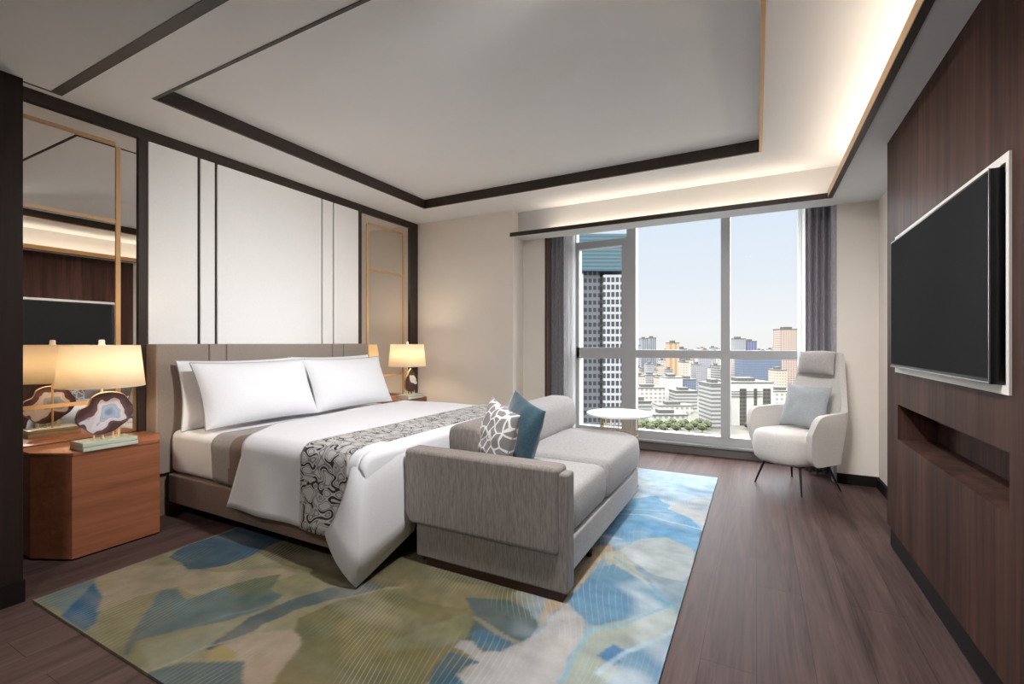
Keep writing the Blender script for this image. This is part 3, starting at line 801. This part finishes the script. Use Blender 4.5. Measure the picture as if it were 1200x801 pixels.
def rounded(x0, x1, y0, y1, R):      # plan with the far front corner rounded
    p = [(x0, y0), (x1, y0)]
    for k in range(9): a = PI/2*k/8; p.append((x1-R+R*math.cos(a), y1-R+R*math.sin(a)))
    p.append((x0, y1)); return [(a-sx, b-sy) for a, b in p]
def soft(poly, z0, z1, r, crown=0.0):
    bm = bmesh.new(); prism(bm, poly, z0-zb, z1-zb)
    es = [e for e in bm.edges if abs(e.verts[0].co.z-e.verts[1].co.z) < 1e-5 or e.calc_face_angle(0) > .6]
    bmesh.ops.bevel(bm, geom=es, offset=r, segments=5, profile=.5, affect='EDGES')
    return bm
wn(finish(soft(rounded(-1.66, -.772, 2.08, 3.66, .24), .115, .275, .012), 'sofa_base', M['seatfab'], sofa, 50))
def cushion_box(x0, x1, y0, y1, z0, z1, r, crown, m, name, cornerR=0.0, seedv=0.0):
    # a soft cushion: a rounded slab whose plan may round one corner, with a crowned top
    n = 48; rows = []
    cx, cy = (x0+x1)/2, (y0+y1)/2
    out = []
    def corner(px, py, R, a0):
        for k in range(7):
            a = a0+PI/2*k/6; out.append((px+R*math.cos(a), py+R*math.sin(a)))
    rr = .045
    corner(x1-rr, y0+rr, rr, -PI/2); R2 = cornerR or rr; corner(x1-R2, y1-R2, R2, 0); corner(x0+rr, y1-rr, rr, PI/2); corner(x0+rr, y0+rr, rr, PI)
    # resample sides
    pts = []
    for a, b in zip(out, out[1:]+out[:1]):
        d = math.hypot(b[0]-a[0], b[1]-a[1]); k = max(1, int(d/.05))
        for q in range(k): pts.append((a[0]+(b[0]-a[0])*q/k, a[1]+(b[1]-a[1])*q/k))
    def inset(p, d, g=1.0):
        vx, vy = p[0]-cx, p[1]-cy; hx, hy = (x1-x0)/2, (y1-y0)/2
        return (cx+vx*(1-d/hx), cy+vy*(1-d/hy))
    prof = []
    for k in range(6): a = PI/2*k/5; prof.append((r*(1-math.sin(a)), z0+r*(1-math.cos(a))))
    for k in range(1, 4): prof.append((-.006*math.sin(PI*k/4), z0+r+(z1-z0-2*r)*k/4))
    for k in range(6): a = PI/2*k/5; prof.append((r*(1-math.cos(a)), z1-r+r*math.sin(a)))
    P = []
    for d, z in prof: P.append([Vector((*inset(p, d), z)) for p in pts])
    hx = min(x1-x0, y1-y0)/2
    for q in range(1, 9):
        f = q/8; d = r
        row = []
        for p in pts:
            a = inset(p, d); b = (a[0]+(cx-a[0])*f*.97, a[1]+(cy-a[1])*f*.97)
            row.append(Vector((b[0], b[1], z1+crown*(1-(1-f)**2.2)+.004*nz((b[0]*4+seedv, b[1]*4, seedv))*f)))
        P.append(row)
    bm = bmesh.new(); vs = grid(bm, [[Vector((v.x-sx, v.y-sy, v.z-zb)) for v in row] for row in P], closed_v=True)
    bm.faces.new(vs[0][::-1]); bm.faces.new(vs[-1])
    return finish(bm, name, m, sofa, 70)
cushion_box(-1.60, -.778, 2.098, 2.668, .275, .492, .045, .018, M['seatfab'], 'seat_cushion', 0, 1)
cushion_box(-1.60, -.770, 2.676, 3.675, .275, .505, .045, .022, M['seatfab'], 'seat_cushion', .24, 2)
wn(finish(SB(-1.70, -1.60, 2.09, 3.66, .10, .50, .02), 'back_frame', M['sofa'], sofa, 50))
def back_cushion(y0, y1, m, x0=-1.585, x1=-1.325, z0=.495, z1=.765):
    # bolster-like: flat back, rounded front and top
    prof = []
    w, h = x1-x0, z1-z0
    for k in range(28):
        a = 2*PI*k/28; c, s = math.cos(a), math.sin(a); e = 2/3.4
        prof.append((x0+w/2+w/2*math.copysign(abs(c)**e, c)-.02*s, z0+h/2+h/2*math.copysign(abs(s)**e, s)))
    P = []
    L = y1-y0
    for q, (yy, k) in enumerate([(0, .80), (.006, .9), (.02, .97), (.05, 1), (.25*L, 1.0), (.5*L, 1.01), (.75*L, 1.0), (L-.05, 1), (L-.02, .97), (L-.006, .9), (L, .80)]):
        P.append([Vector((x0+w/2+(a-x0-w/2)*k-sx, y0+yy-sy, z0+h/2+(b-z0-h/2)*k-zb)) for a, b in prof])
    bm = bmesh.new(); vs = grid(bm, P, closed_v=True); bm.faces.new(vs[0][::-1]); bm.faces.new(vs[-1])
    finish(bm, 'back_cushion', m, sofa, 50)
back_cushion(2.20, 2.86, M['sofa'], z1=.735, z0=.49)  # darker chenille puts the near cushion's shade into its colour
back_cushion(2.90, 3.67, M['seatfab'])
for px, py in ((-.83, 2.50), (-.86, 3.42), (-1.6, 2.5), (-1.6, 3.5)):
    bm = bmesh.new(); tube(bm, (px-sx, py-sy, 0), (px-sx, py-sy, .105), .016, .024, 12); finish(bm, 'leg', M['blackmetal'], sofa, 50)

def throw(name, label, m, c, ang, roll, tilt, w, h, t, seedv, pip=None):
    a = math.radians(ang); d = Vector((math.cos(a), math.sin(a), 0)); nrm = Vector((-d.y, d.x, 0))
    up = Vector((0, 0, 1))*math.cos(tilt)+nrm*math.sin(tilt)
    rt = d*math.cos(roll)+up*math.sin(roll); u2 = up*math.cos(roll)-d*math.sin(roll)
    T = pillow(name, label, 'pillow', m, c, rt, u2, w, h, t, pip, None, 0, seedv, .06, .012)
    return T
throw('throw_pillow', 'teal velvet throw pillow leaning behind the grey patterned pillow on the sofa', M['velvet'], (-1.235, 2.455, .690), -34, -.22, .20, .39, .37, .15, 5)
throw('throw_pillow', 'grey throw pillow with white branching lines leaning behind the sofa arm', M['pattern'], (-1.285, 2.250, .682), -34, -.17, .24, .37, .36, .15, 6)

# ------------------------------------------------------------------ side table
tcx, tcy = -1.022, 3.86
tb = thing('side_table', 'round white side table on a cage of thin gold rods beside the sofa', 'table', (tcx, tcy, .0115))
bm = bmesh.new(); lathe(bm, [(.262, .590), (.270, .594), (.270, .604), (.266, .608)], 64); finish(bm, 'table_top', M['tabletop'], tb, 40)
for k in range(28):
    a = 2*PI*k/28; x, y = .152*math.cos(a), .152*math.sin(a)
    bm = bmesh.new(); tube(bm, (x, y, .012), (x, y, .59), .0035, n=8); r = finish(bm, 'rod', M['gold'], tb, 60)
    bm = bmesh.new(); tube(bm, (x, y, 0), (x, y, .014), .0065, n=8); finish(bm, 'foot', M['blackmetal'], r, 60)
for zz in (.585, .43, .03): bm = bmesh.new(); ring(bm, .152, .004, zz); finish(bm, 'hoop', M['gold'], tb, 60)

# ------------------------------------------------------------------ armchair
ch = thing('armchair', 'pale grey high backed armchair on thin black legs beside the window', 'armchair', (.295, 4.555, 0), math.radians(-42))
ch.scale = (.80, .82, 1)
def chair():
    # wrap-around shell: right arm front -> back -> left arm front
    n = 60; m = 14; P = []
    for i in range(n+1):
        t = -1+2*i/n; at = abs(t); sg = 1 if t >= 0 else -1
        # plan
        if at < .36:
            q = at/.36; x = .235*q; y = .30-.03*q*q
        elif at < .56:
            q = (at-.36)/.20; a = q*PI/2; x = .235+.105*math.sin(a); y = .27-.11*(1-math.cos(a))
        else:
            q = (at-.56)/.44; x = .340-.015*q+.035*math.sin(q*PI*.5); y = .16-.43*q
        # top height
        if at < .36: zt = 1.135-.015*(at/.36)**2
        elif at < .46:
            q = (at-.36)/.10; zt = 1.12-(1.12-.655)*(q*q*(3-2*q))
        else:
            q = (at-.46)/.54; zt = .655-.02*q
        zb_ = .235
        if at > .86:
            q = (at-.86)/.14; c = math.sqrt(max(0, 1-q*q)); zm = .50; zt = zm+(zt-zm)*c; zb_ = .235+(zm-.235)*(1-c)*.9
        row = []
        for j in range(m+1):
            s = j/m; z = zb_+(zt-zb_)*s
            k = min(1, max(0, (z-.30)/.83))
            # back reclines and narrows towards the floor; arms flare outwards at the top
            yy = y + (.085*k if at < .5 else .085*k*max(0, 1-(at-.5)/.15))
            flare = .86+.14*min(1, (z-.235)/.36) if at >= .36 else .90+.10*min(1, (z-.235)/.5)
            xx = x*flare + (.018*math.sin(min(1, max(0, (z-.42)/.22))*PI/2) if at > .56 else 0)
            if at < .56: xx *= 1-.10*max(0, (z-.6)/.53)
            row.append(Vector((sg*xx, yy, z)))
        P.append(row)
    bm = bmesh.new(); grid(bm, P); o = finish(bm, 'shell', M['chairfab'], ch, 80); solid(o, .055, 0.0); subsurf(o, 1)
    md = o.modifiers.new('round', 'BEVEL'); md.width = .02; md.segments = 3; md.limit_method = 'ANGLE'; md.angle_limit = math.radians(50)
    o.modifiers.move(2, 1)
    # seat: rounded drum with bulging front
    N = 48; prof = [(.70, .222), (.86, .228), (.955, .255), (.995, .31), (1.0, .37), (.985, .425), (.94, .462), (.86, .478), (.6, .486), (.3, .488), (.02, .489)]
    P = []
    for k, z in prof:
        row = []
        for i in range(N):
            a = 2*PI*i/N; c, s = math.cos(a), math.sin(a); e = 2/2.9
            row.append(Vector((.300*k*math.copysign(abs(c)**e, c), -.055+.335*k*math.copysign(abs(s)**e, s)-(.02*k if s < 0 else 0), z)))
        P.append(row)
    bm = bmesh.new(); vs = grid(bm, P, closed_v=True); bm.faces.new(vs[0][::-1]); bm.faces.new(vs[-1]); finish(bm, 'seat', M['chairfab'], ch, 70)
    for x in (-1, 1):
        for y in (-1, 1):
            bm = bmesh.new(); tube(bm, (.272*x, .268*y, 0), (.19*x, -.02+.17*y, .25), .008, .015, 12); finish(bm, 'leg', M['blackmetal'], ch, 60)
    bm = bmesh.new(); box(bm, -.2, .2, -.21, .17, .205, .225, .006, 2); finish(bm, 'seat_frame', M['blackmetal'], ch, 50)
    hb, rim = pillow_bm(.40, .20, .15, .05, 22, 8, .004)
    o = finish(hb, 'headrest', M['headfab'], ch, 70)
    r = Vector((1,0,0)); u = Vector((0,.16,1)).normalized(); nn = r.cross(u)
    mt = Matrix((r, u, nn)).transposed().to_4x4(); mt.translation = Vector((0, .285, 1.03)); o.matrix_local = mt
chair()
th = math.radians(-42)
cd = Vector((math.cos(th), math.sin(th), 0)); cback = Vector((-math.sin(th), math.cos(th), 0))
cc = Vector((.295, 4.555, 0))+cback*.09+cd*.005+Vector((0, 0, .665))
pillow('throw_pillow', 'square blue grey throw pillow on the seat of the armchair', 'pillow', M['bluegrey'], cc, cd, cback*.30+Vector((0,0,1)), .40, .38, .14, None, None, 0, 11, .09, .010)

# ------------------------------------------------------------------ television
tv = thing('television', 'large flat black television mounted in the white framed wall recess', 'television', (.67, 2.625, 1.07))
def TB(x0, x1, y0, y1, z0, z1, r=0.0): return B(x0-.67, x1-.67, y0-2.625, y1-2.625, z0-1.07, z1-1.07, r, 2)
finish(TB(.654, .690, 2.01, 3.24, 1.07, 1.755, .003), 'housing', M['bezel'], tv, 40)
finish(TB(.6525, .6545, 2.022, 3.228, 1.088, 1.745), 'screen', M['screen'], tv)
bm = bmesh.new(); box(bm, .6515-.67, .656-.67, 2.010-2.625, 2.0135-2.625, 0, .685); box(bm, .6515-.67, .656-.67, 2.0135-2.625, 3.24-2.625, .002, .007); finish(bm, 'silver_edge', M['silver'], tv)
finish(TB(.69, .838, 2.45, 2.80, 1.28, 1.56), 'wall_bracket', M['bezel'], tv)

# ------------------------------------------------------------------ cove strips and added fill lights
LED = emit('led_strip', (255, 238, 216), 2.8)
def strip(name, label, x0, x1, y0, y1, z):
    o = finish(B(x0, x1, y0, y1, z, z+.006), name, LED); tag(o, label, 'light strip')
strip('light_strip', 'warm strip of light hidden in the cove above the window', -2.0, .44, 4.590, 4.71, 2.421)
strip('light_strip', 'warm strip of light hidden in the cove above the television wall', .545, .70, YB+.1, 4.5, 2.421)
DL = emit('fill_lens', (255, 244, 228), 4)
def fill_spot(x, y, z, aim, w, rad, spread, label):
    # added fill light, unseen, shaped as a tilting spot: ring, barrel, lens, light
    t = thing('fill_light', label, 'fill light', (x, y, z))
    d = Vector(aim)-Vector((x, y, z)); t.rotation_euler = d.to_track_quat('-Z', 'Y').to_euler()
    bm = bmesh.new(); lathe(bm, [(rad, -.004), (rad+.012, -.004), (rad+.012, .05), (rad, .05)], 40, cap=False); finish(bm, 'light_ring', M['white'], t)
    bm = bmesh.new(); lathe(bm, [(rad, -.002), (rad, .002)], 40); finish(bm, 'lens', DL, t)
    ld = bpy.data.lights.new('light_source', 'AREA'); ld.shape = 'DISK'; ld.size = rad*2; ld.energy = w; ld.color = (1, .985, .97); ld.spread = math.radians(spread)
    lo = bpy.data.objects.new('light_source', ld); COL.objects.link(lo); lo.parent = t; lo.location = (0, 0, -.008)
fill_spot(-.36, 1.69, 2.70, (-3.7, 2.65, 1.15), 7.0, .10, 68, 'added unseen fill spot in the tray aimed at the headboard')
fill_spot(-.85, 1.58, 2.70, (-2.1, 2.7, .5), 1.5, .10, 80, 'added unseen fill spot in the tray aimed at the bed')
def fill_downlight(x, y, z, w, rad, label):  # added round lamp, out of view, to fill the room with light
    t = thing('fill_light', label, 'fill light', (x, y, z))
    bm = bmesh.new(); lathe(bm, [(rad, -.012), (rad+.015, -.012), (rad+.015, 0), (rad, 0)], 40, cap=False); finish(bm, 'light_ring', M['white'], t)
    bm = bmesh.new(); lathe(bm, [(rad, -.006), (rad, -.001)], 40); finish(bm, 'lens', DL, t)
    ld = bpy.data.lights.new('light_source', 'AREA'); ld.shape = 'DISK'; ld.size = rad*2; ld.energy = w; ld.color = (1, .99, .985)
    lo = bpy.data.objects.new('light_source', ld); COL.objects.link(lo); lo.parent = t; lo.location = (0, 0, -.014)
fill_downlight(-.55, 1.62, ZC+.09, 42, .10, 'added unseen fill light in the tray above the rug')
fill_downlight(-1.35, -.5, 2.432, 19, .18, 'added unseen fill light in the lowered entry ceiling')
fill_spot(-.08, 1.72, 2.70, (.15, 4.5, .7), 4.5, .10, 64, 'added unseen fill spot in the tray aimed at the armchair')

# ------------------------------------------------------------------ city outside
GZ = -70.0
bm = bmesh.new(); box(bm, -2500, 1600, 60, 4200, GZ-2, GZ)
t = NT('city_ground'); n = t.noise(t.tc(), .03, 5, .6); t.base(t.ramp(n, [(.35, lin((70,74,60))), (.55, lin((108,104,96))), (.7, lin((124,120,114)))])); t.set(.9)
struct('ground', bm, t.m)
TAKEN = []
def clear(a, b, d0, d1): return all(b < p or a > q or d1 < r_ or d0 > s_ for p, q, r_, s_ in TAKEN)
def bld(label, u0, u1, vt, depth, dd, mat_, roofbox=0, rz=None, group=None, name='building', extras=None):
    TAKEN.append((u0-5-max(0, u0-850)*.04, u1+5+max(0, u0-850)*.04, depth-6, depth+dd+6))
    xa, ya = far((u0+u1)/2, depth); w = (u1-u0)/FPX*depth; zt = CH+(402-vt)/FPX*depth
    T = thing(name, label, 'building', (xa, ya, GZ), YAW if rz is None else rz, group)
    h = zt-GZ
    bm = bmesh.new(); box(bm, -w/2, w/2, 0, dd, 0, h); o = finish(bm, 'facade', mat_, T)
    bm = bmesh.new(); box(bm, -w/2-.4, w/2+.4, -.4, dd+.4, h, h+1.2); box(bm, -w*.25, w*.2, dd*.3, dd*.7, h+1.2, h+4.2); finish(bm, 'roof', ROOF, T)
    if extras: extras(T, w, h, dd)
    return T
ROOF = facade('roof_concrete', (124,122,118), (124,122,118))
F = {
 'towerL': facade('tower_dark_grid', (128,130,136), (64,66,74), 3.0, 1.9, .55, .68),
 'towerR': facade('tower_white_grid', (214,215,218), (74,76,84), 3.0, 1.8, .66, .72),
 'louver': facade('tower_louvres', (110,136,146), (80,106,118), 1.5, 200, .5, 1.0),
 'slim': facade('slim_tower', (196,196,200), (128,132,142), 3.2, 2.6, .55, .5),
 'slim2': facade('slim_tower_grey', (186,188,194), (120,124,134), 60, 4.0, 1.0, .45),
 'orange': facade('orange_tower', (228,206,180), (196,158,120), 40, 7, 1, .5),
 'blue': facade('blue_tower', (150,156,182), (110,118,150), 3.4, 5, 1, .5),
 'pink': facade('pink_tower', (238,226,224), (196,150,150), 60, 8, 1, .4),
 'white': facade('white_block', (246,245,242), (236,235,232), 60, 60, .1, .1),
 'beige': facade('beige_block', (232,220,204), (176,160,146), 3.4, 3.2, .5, .5),
 'glass': facade('blue_glass_block', (150,160,178), (112,124,146), 3.4, 2.4, .78, .8),
 'grey': facade('striped_block', (208,206,202), (128,128,128), 3.4, 300, .5, 1),
 'hall': facade('market_hall', (240,236,228), (168,164,156), 4.5, 5, .5, .55),
 'brown': facade('brown_tower', (226,206,194), (150,124,114), 3.2, 3.6, .55, .5),
 'front': facade('white_office', (246,243,236), (236,232,224), 60, 60, .05, .05),
 'shade': facade('window_strip', (120,116,108), (84,82,80), 3.3, 3, .6, .8),
}
# the tall near tower at the left
def tower():
    D = 190; xa, ya = far(706, D); k = D/FPX
    T = thing('tower', 'tall grey gridded office tower filling the left window pane', 'building', (xa, ya, GZ), YAW)
    top = CH+(402-318)*k-GZ; top2 = CH+(402-275)*k-GZ
    def part(n, m, u0, u1, y0, y1, z0, z1): finish(B((u0-706)*k, (u1-706)*k, y0, y1, z0, z1), n, m, T)
    part('left_wing', F['towerL'], 640, 703, 0, 30, 0, top)
    part('right_wing', F['towerR'], 706.5, 738, -1.5, 30, 0, top-1.5)
    part('dark_slot', F['shade'], 703, 706.5, 1, 29, 0, top-2)
    part('white_fin', F['white'], 681.5, 683.2, -.8, 0, 0, top-1)
    part('louvred_crown', F['louver'], 636, 737.5, -2, 31, top, top2)
    part('sky_lobby', F['shade'], 706.5, 738, -1.9, -1.4, top-33, top-31)
    part('sky_lobby', F['shade'], 706.5, 738, -1.9, -1.4, top-57, top-55)
tower()
bld('slim grey apartment tower, left one of the distant pair over the rooftops', 752, 759, 397, 900, 20, F['slim2'])
bld('slim grey apartment tower, right one of the distant pair over the rooftops', 761, 769, 396, 920, 20, F['slim2'])
bld('low grey tower at the mullion left of the slim pair', 744, 751, 405, 880, 20, F['slim'])
bld('white and orange striped tower in the middle of the skyline', 785, 796, 402, 700, 18, F['orange'])
bld('blue grey tower right of the orange striped one', 797.5, 805, 409, 722, 18, F['blue'])
bld('pale pink striped tower right of the blue grey one', 806, 818, 412, 745, 18, F['pink'])
bld('grey block far right of the pink tower by the centre mullion', 820, 834, 414, 820, 20, F['slim'])
bld('plain white box shaped building in the middle distance', 781, 800, 443, 540, 26, F['white'])
bld('grey glass hall joined to the right of the white box building', 800.5, 816, 445, 545, 20, F['glass'])
bld('low grey annex before the glass hall', 792, 817, 459, 500, 22, F['grey'])
bld('beige block with small windows at the left below the transom', 745, 756, 441, 600, 22, F['beige'])
bld('brown grey block between two beige blocks below the slim pair', 757, 771, 440, 640, 22, F['slim'])
bld('beige block right of the brown grey one', 772, 781, 443, 610, 22, F['beige'])
bld('pale low office left of the white box building', 744, 779, 455, 520, 20, F['hall'])
bld('market hall with long flat white roof above the trees', 765, 806, 487, 412, 26, F['hall'])
bld('second market hall with stepped white roof behind the first', 772, 812, 476, 468, 20, F['hall'])
bld('long low block with columns at the left behind the side table', 742, 763, 471, 440, 18, F['grey'])
bld('grey office with horizontal bands left of the centre mullion', 833.5, 852, 451, 388, 26, F['grey'])
def front_extras(T, w, h, dd):
    k = w/49
    for a, b in ((10, 17.5), (26.5, 30), (37, 46)):
        finish(B(-w/2+a*k, -w/2+b*k, -.5, 0, 0, h-6*k), 'window_strip', F['shade'], T)
    bm = bmesh.new()
    for z in (9, 12, 15): box(bm, -w/2, w/2-13*k, -.9, -.5, h-z*k-.5, h-z*k)
    finish(bm, 'cornice', F['shade'], T)
bld('large cream office with dark vertical window strips beside the armchair', 857, 906, 449, 402, 30, F['front'], extras=front_extras)
bld('blue glass office block behind the cream office', 871, 916, 420, 640, 25, F['glass'])
bld('white tower with a blue shoulder left of the blue glass block', 861, 874, 397, 820, 20, F['slim'])
bld('blue grey tower attached to the white tower', 875, 887, 400, 830, 20, F['blue'])
bld('tall brown and white tower near the right curtain', 915, 938, 386, 675, 20, F['brown'])
bld('beige block at the foot of the tall brown tower', 911, 922, 434, 560, 20, F['beige'])
bld('low pale block right of the cream office', 906, 935, 459, 470, 24, F['hall'])
rnd = random.Random(3)
fars = [F['beige'], F['slim'], F['hall'], F['brown'], F['grey']]  # pale facade colours stand in for haze over the far city
for k in range(66):
    u = 743+k*4.5+rnd.uniform(-.3, .3); d = rnd.uniform(1000, 2200); w = rnd.uniform(3.0, 3.9)
    bld('small pale building in the distant city beyond the larger towers', u-w/2, u+w/2, rnd.uniform(407, 416), d, 22, fars[k % 5], group='distant small buildings')
for k in range(52):
    w = rnd.uniform(4.5, 8)
    for q in range(60):
        u = 744+k*5.8+rnd.uniform(-2, 2); d = rnd.uniform(600, 985)
        if clear(u-w/2, u+w/2, d, d+20): break
    else: continue
    bld('small pale building among the mid distance rooftops', u-w/2, u+w/2, rnd.uniform(419, 436), d, 18, fars[(k*2) % 5], group='mid distance small buildings')
t = NT('foliage'); n = t.noise(t.tc(), 1.2, 4); t.base(t.ramp(n, [(.35, lin((48,58,36))), (.65, lin((96,102,70)))])); t.set(.9)
leaf = t.m
def tree_mesh():
    bm = bmesh.new(); bmesh.ops.create_icosphere(bm, subdivisions=3, radius=1)
    for v in bm.verts:
        d = 1+.28*nz(v.co*2.3)+.14*nz(v.co*6); v.co *= d; v.co.z = v.co.z*.85+1.35
    me = bpy.data.meshes.new('crown'); bm.to_mesh(me); bm.free(); me.materials.append(leaf)
    bm = bmesh.new(); tube(bm, (0,0,0), (0,0,.8), .09, .06, 8); mt = bpy.data.meshes.new('trunk'); bm.to_mesh(mt); bm.free(); mt.materials.append(M['plinthwood'])
    return me, mt
cm, tm = tree_mesh()
for k in range(23):
    if k < 21: u = 747+(k//3)*15.2+(k % 3)*5.0; d = 371+(k % 3)*11.5; sz = rnd.uniform(3.1, 3.7)
    else: u = (876, 886)[k-21]; d = 386; sz = 2.6
    if 828 < u < 856: continue
    x, y = far(u, d); s = sz
    T = thing('tree', 'round green treetop at the foot of the nearby market halls', 'tree', (x, y, GZ), rnd.uniform(0, 6), 'trees below the window')
    T.scale = (s, s, s)
    for nme, me in (('crown', cm), ('trunk', tm)):
        o = bpy.data.objects.new(nme, me); COL.objects.link(o); o.parent = T

# ------------------------------------------------------------------ sky, sun, camera
w = bpy.data.worlds.new('sky'); SC.world = w; w.use_nodes = True; nt = w.node_tree; N = nt.nodes; Lk = nt.links
bg = N['Background']; g = N.new('ShaderNodeTexCoord'); sp = N.new('ShaderNodeSeparateXYZ'); Lk.new(g.outputs['Generated'], sp.inputs[0])
rp = N.new('ShaderNodeValToRGB'); Lk.new(sp.outputs[2], rp.inputs[0]); e = rp.color_ramp.elements
SKY_HI = 1.0
stops = [(0.0, (.92,.91,.90,1)), (.03, (.93,.93,.94,1)), (.13, (.82,.87,.94,1)), (.27, (.72,.82,.95,1)), (.36, (.74,.83,.95,1)), (.60, (1,1,1,1))]
while len(e) < len(stops): e.new(.5)
for k, (p, c) in enumerate(stops): e[k].position = p; e[k].color = c
mr = N.new('ShaderNodeMapRange'); Lk.new(sp.outputs[2], mr.inputs[0]); mr.inputs[1].default_value = .30; mr.inputs[2].default_value = .60; mr.inputs[3].default_value = .78; mr.inputs[4].default_value = 4.5
Lk.new(rp.outputs[0], bg.inputs['Color']); Lk.new(mr.outputs[0], bg.inputs['Strength'])
sl = bpy.data.lights.new('sun', 'SUN'); sl.energy = .85; sl.angle = .02; sl.color = (1, .95, .87)
so = bpy.data.objects.new('sun', sl); COL.objects.link(so); so.rotation_euler = (math.radians(48), 0, math.radians(-20))
# broad bright haze of the sky around the hidden sun side, through the window
sh = bpy.data.lights.new('hazy_sky', 'SUN'); sh.energy = 11; sh.angle = math.radians(110); sh.color = (.96, .98, 1)
ho = bpy.data.objects.new('hazy_sky', sh); COL.objects.link(ho); ho.rotation_euler = (math.radians(-70), 0, math.radians(-8))

cam = bpy.data.cameras.new('camera'); cam.sensor_width = 36; cam.lens = FPX*36/1200; cam.clip_end = 6000; cam.clip_start = .05
cam.shift_y = (402-400.5)/1200
co = bpy.data.objects.new('camera', cam); COL.objects.link(co); co.location = (0, 0, CH); co.rotation_euler = (PI/2, 0, YAW)
SC.camera = co
SC.view_settings.view_transform = 'Standard'; SC.view_settings.look = 'None'; SC.view_settings.exposure = 0.42; SC.view_settings.gamma = 1.0; SC.view_settings.use_curve_mapping = False
cy = SC.cycles
cy.use_denoising = True; cy.max_bounces = 10; cy.diffuse_bounces = 6; cy.glossy_bounces = 5; cy.transparent_max_bounces = 12; cy.sample_clamp_indirect = 6.0
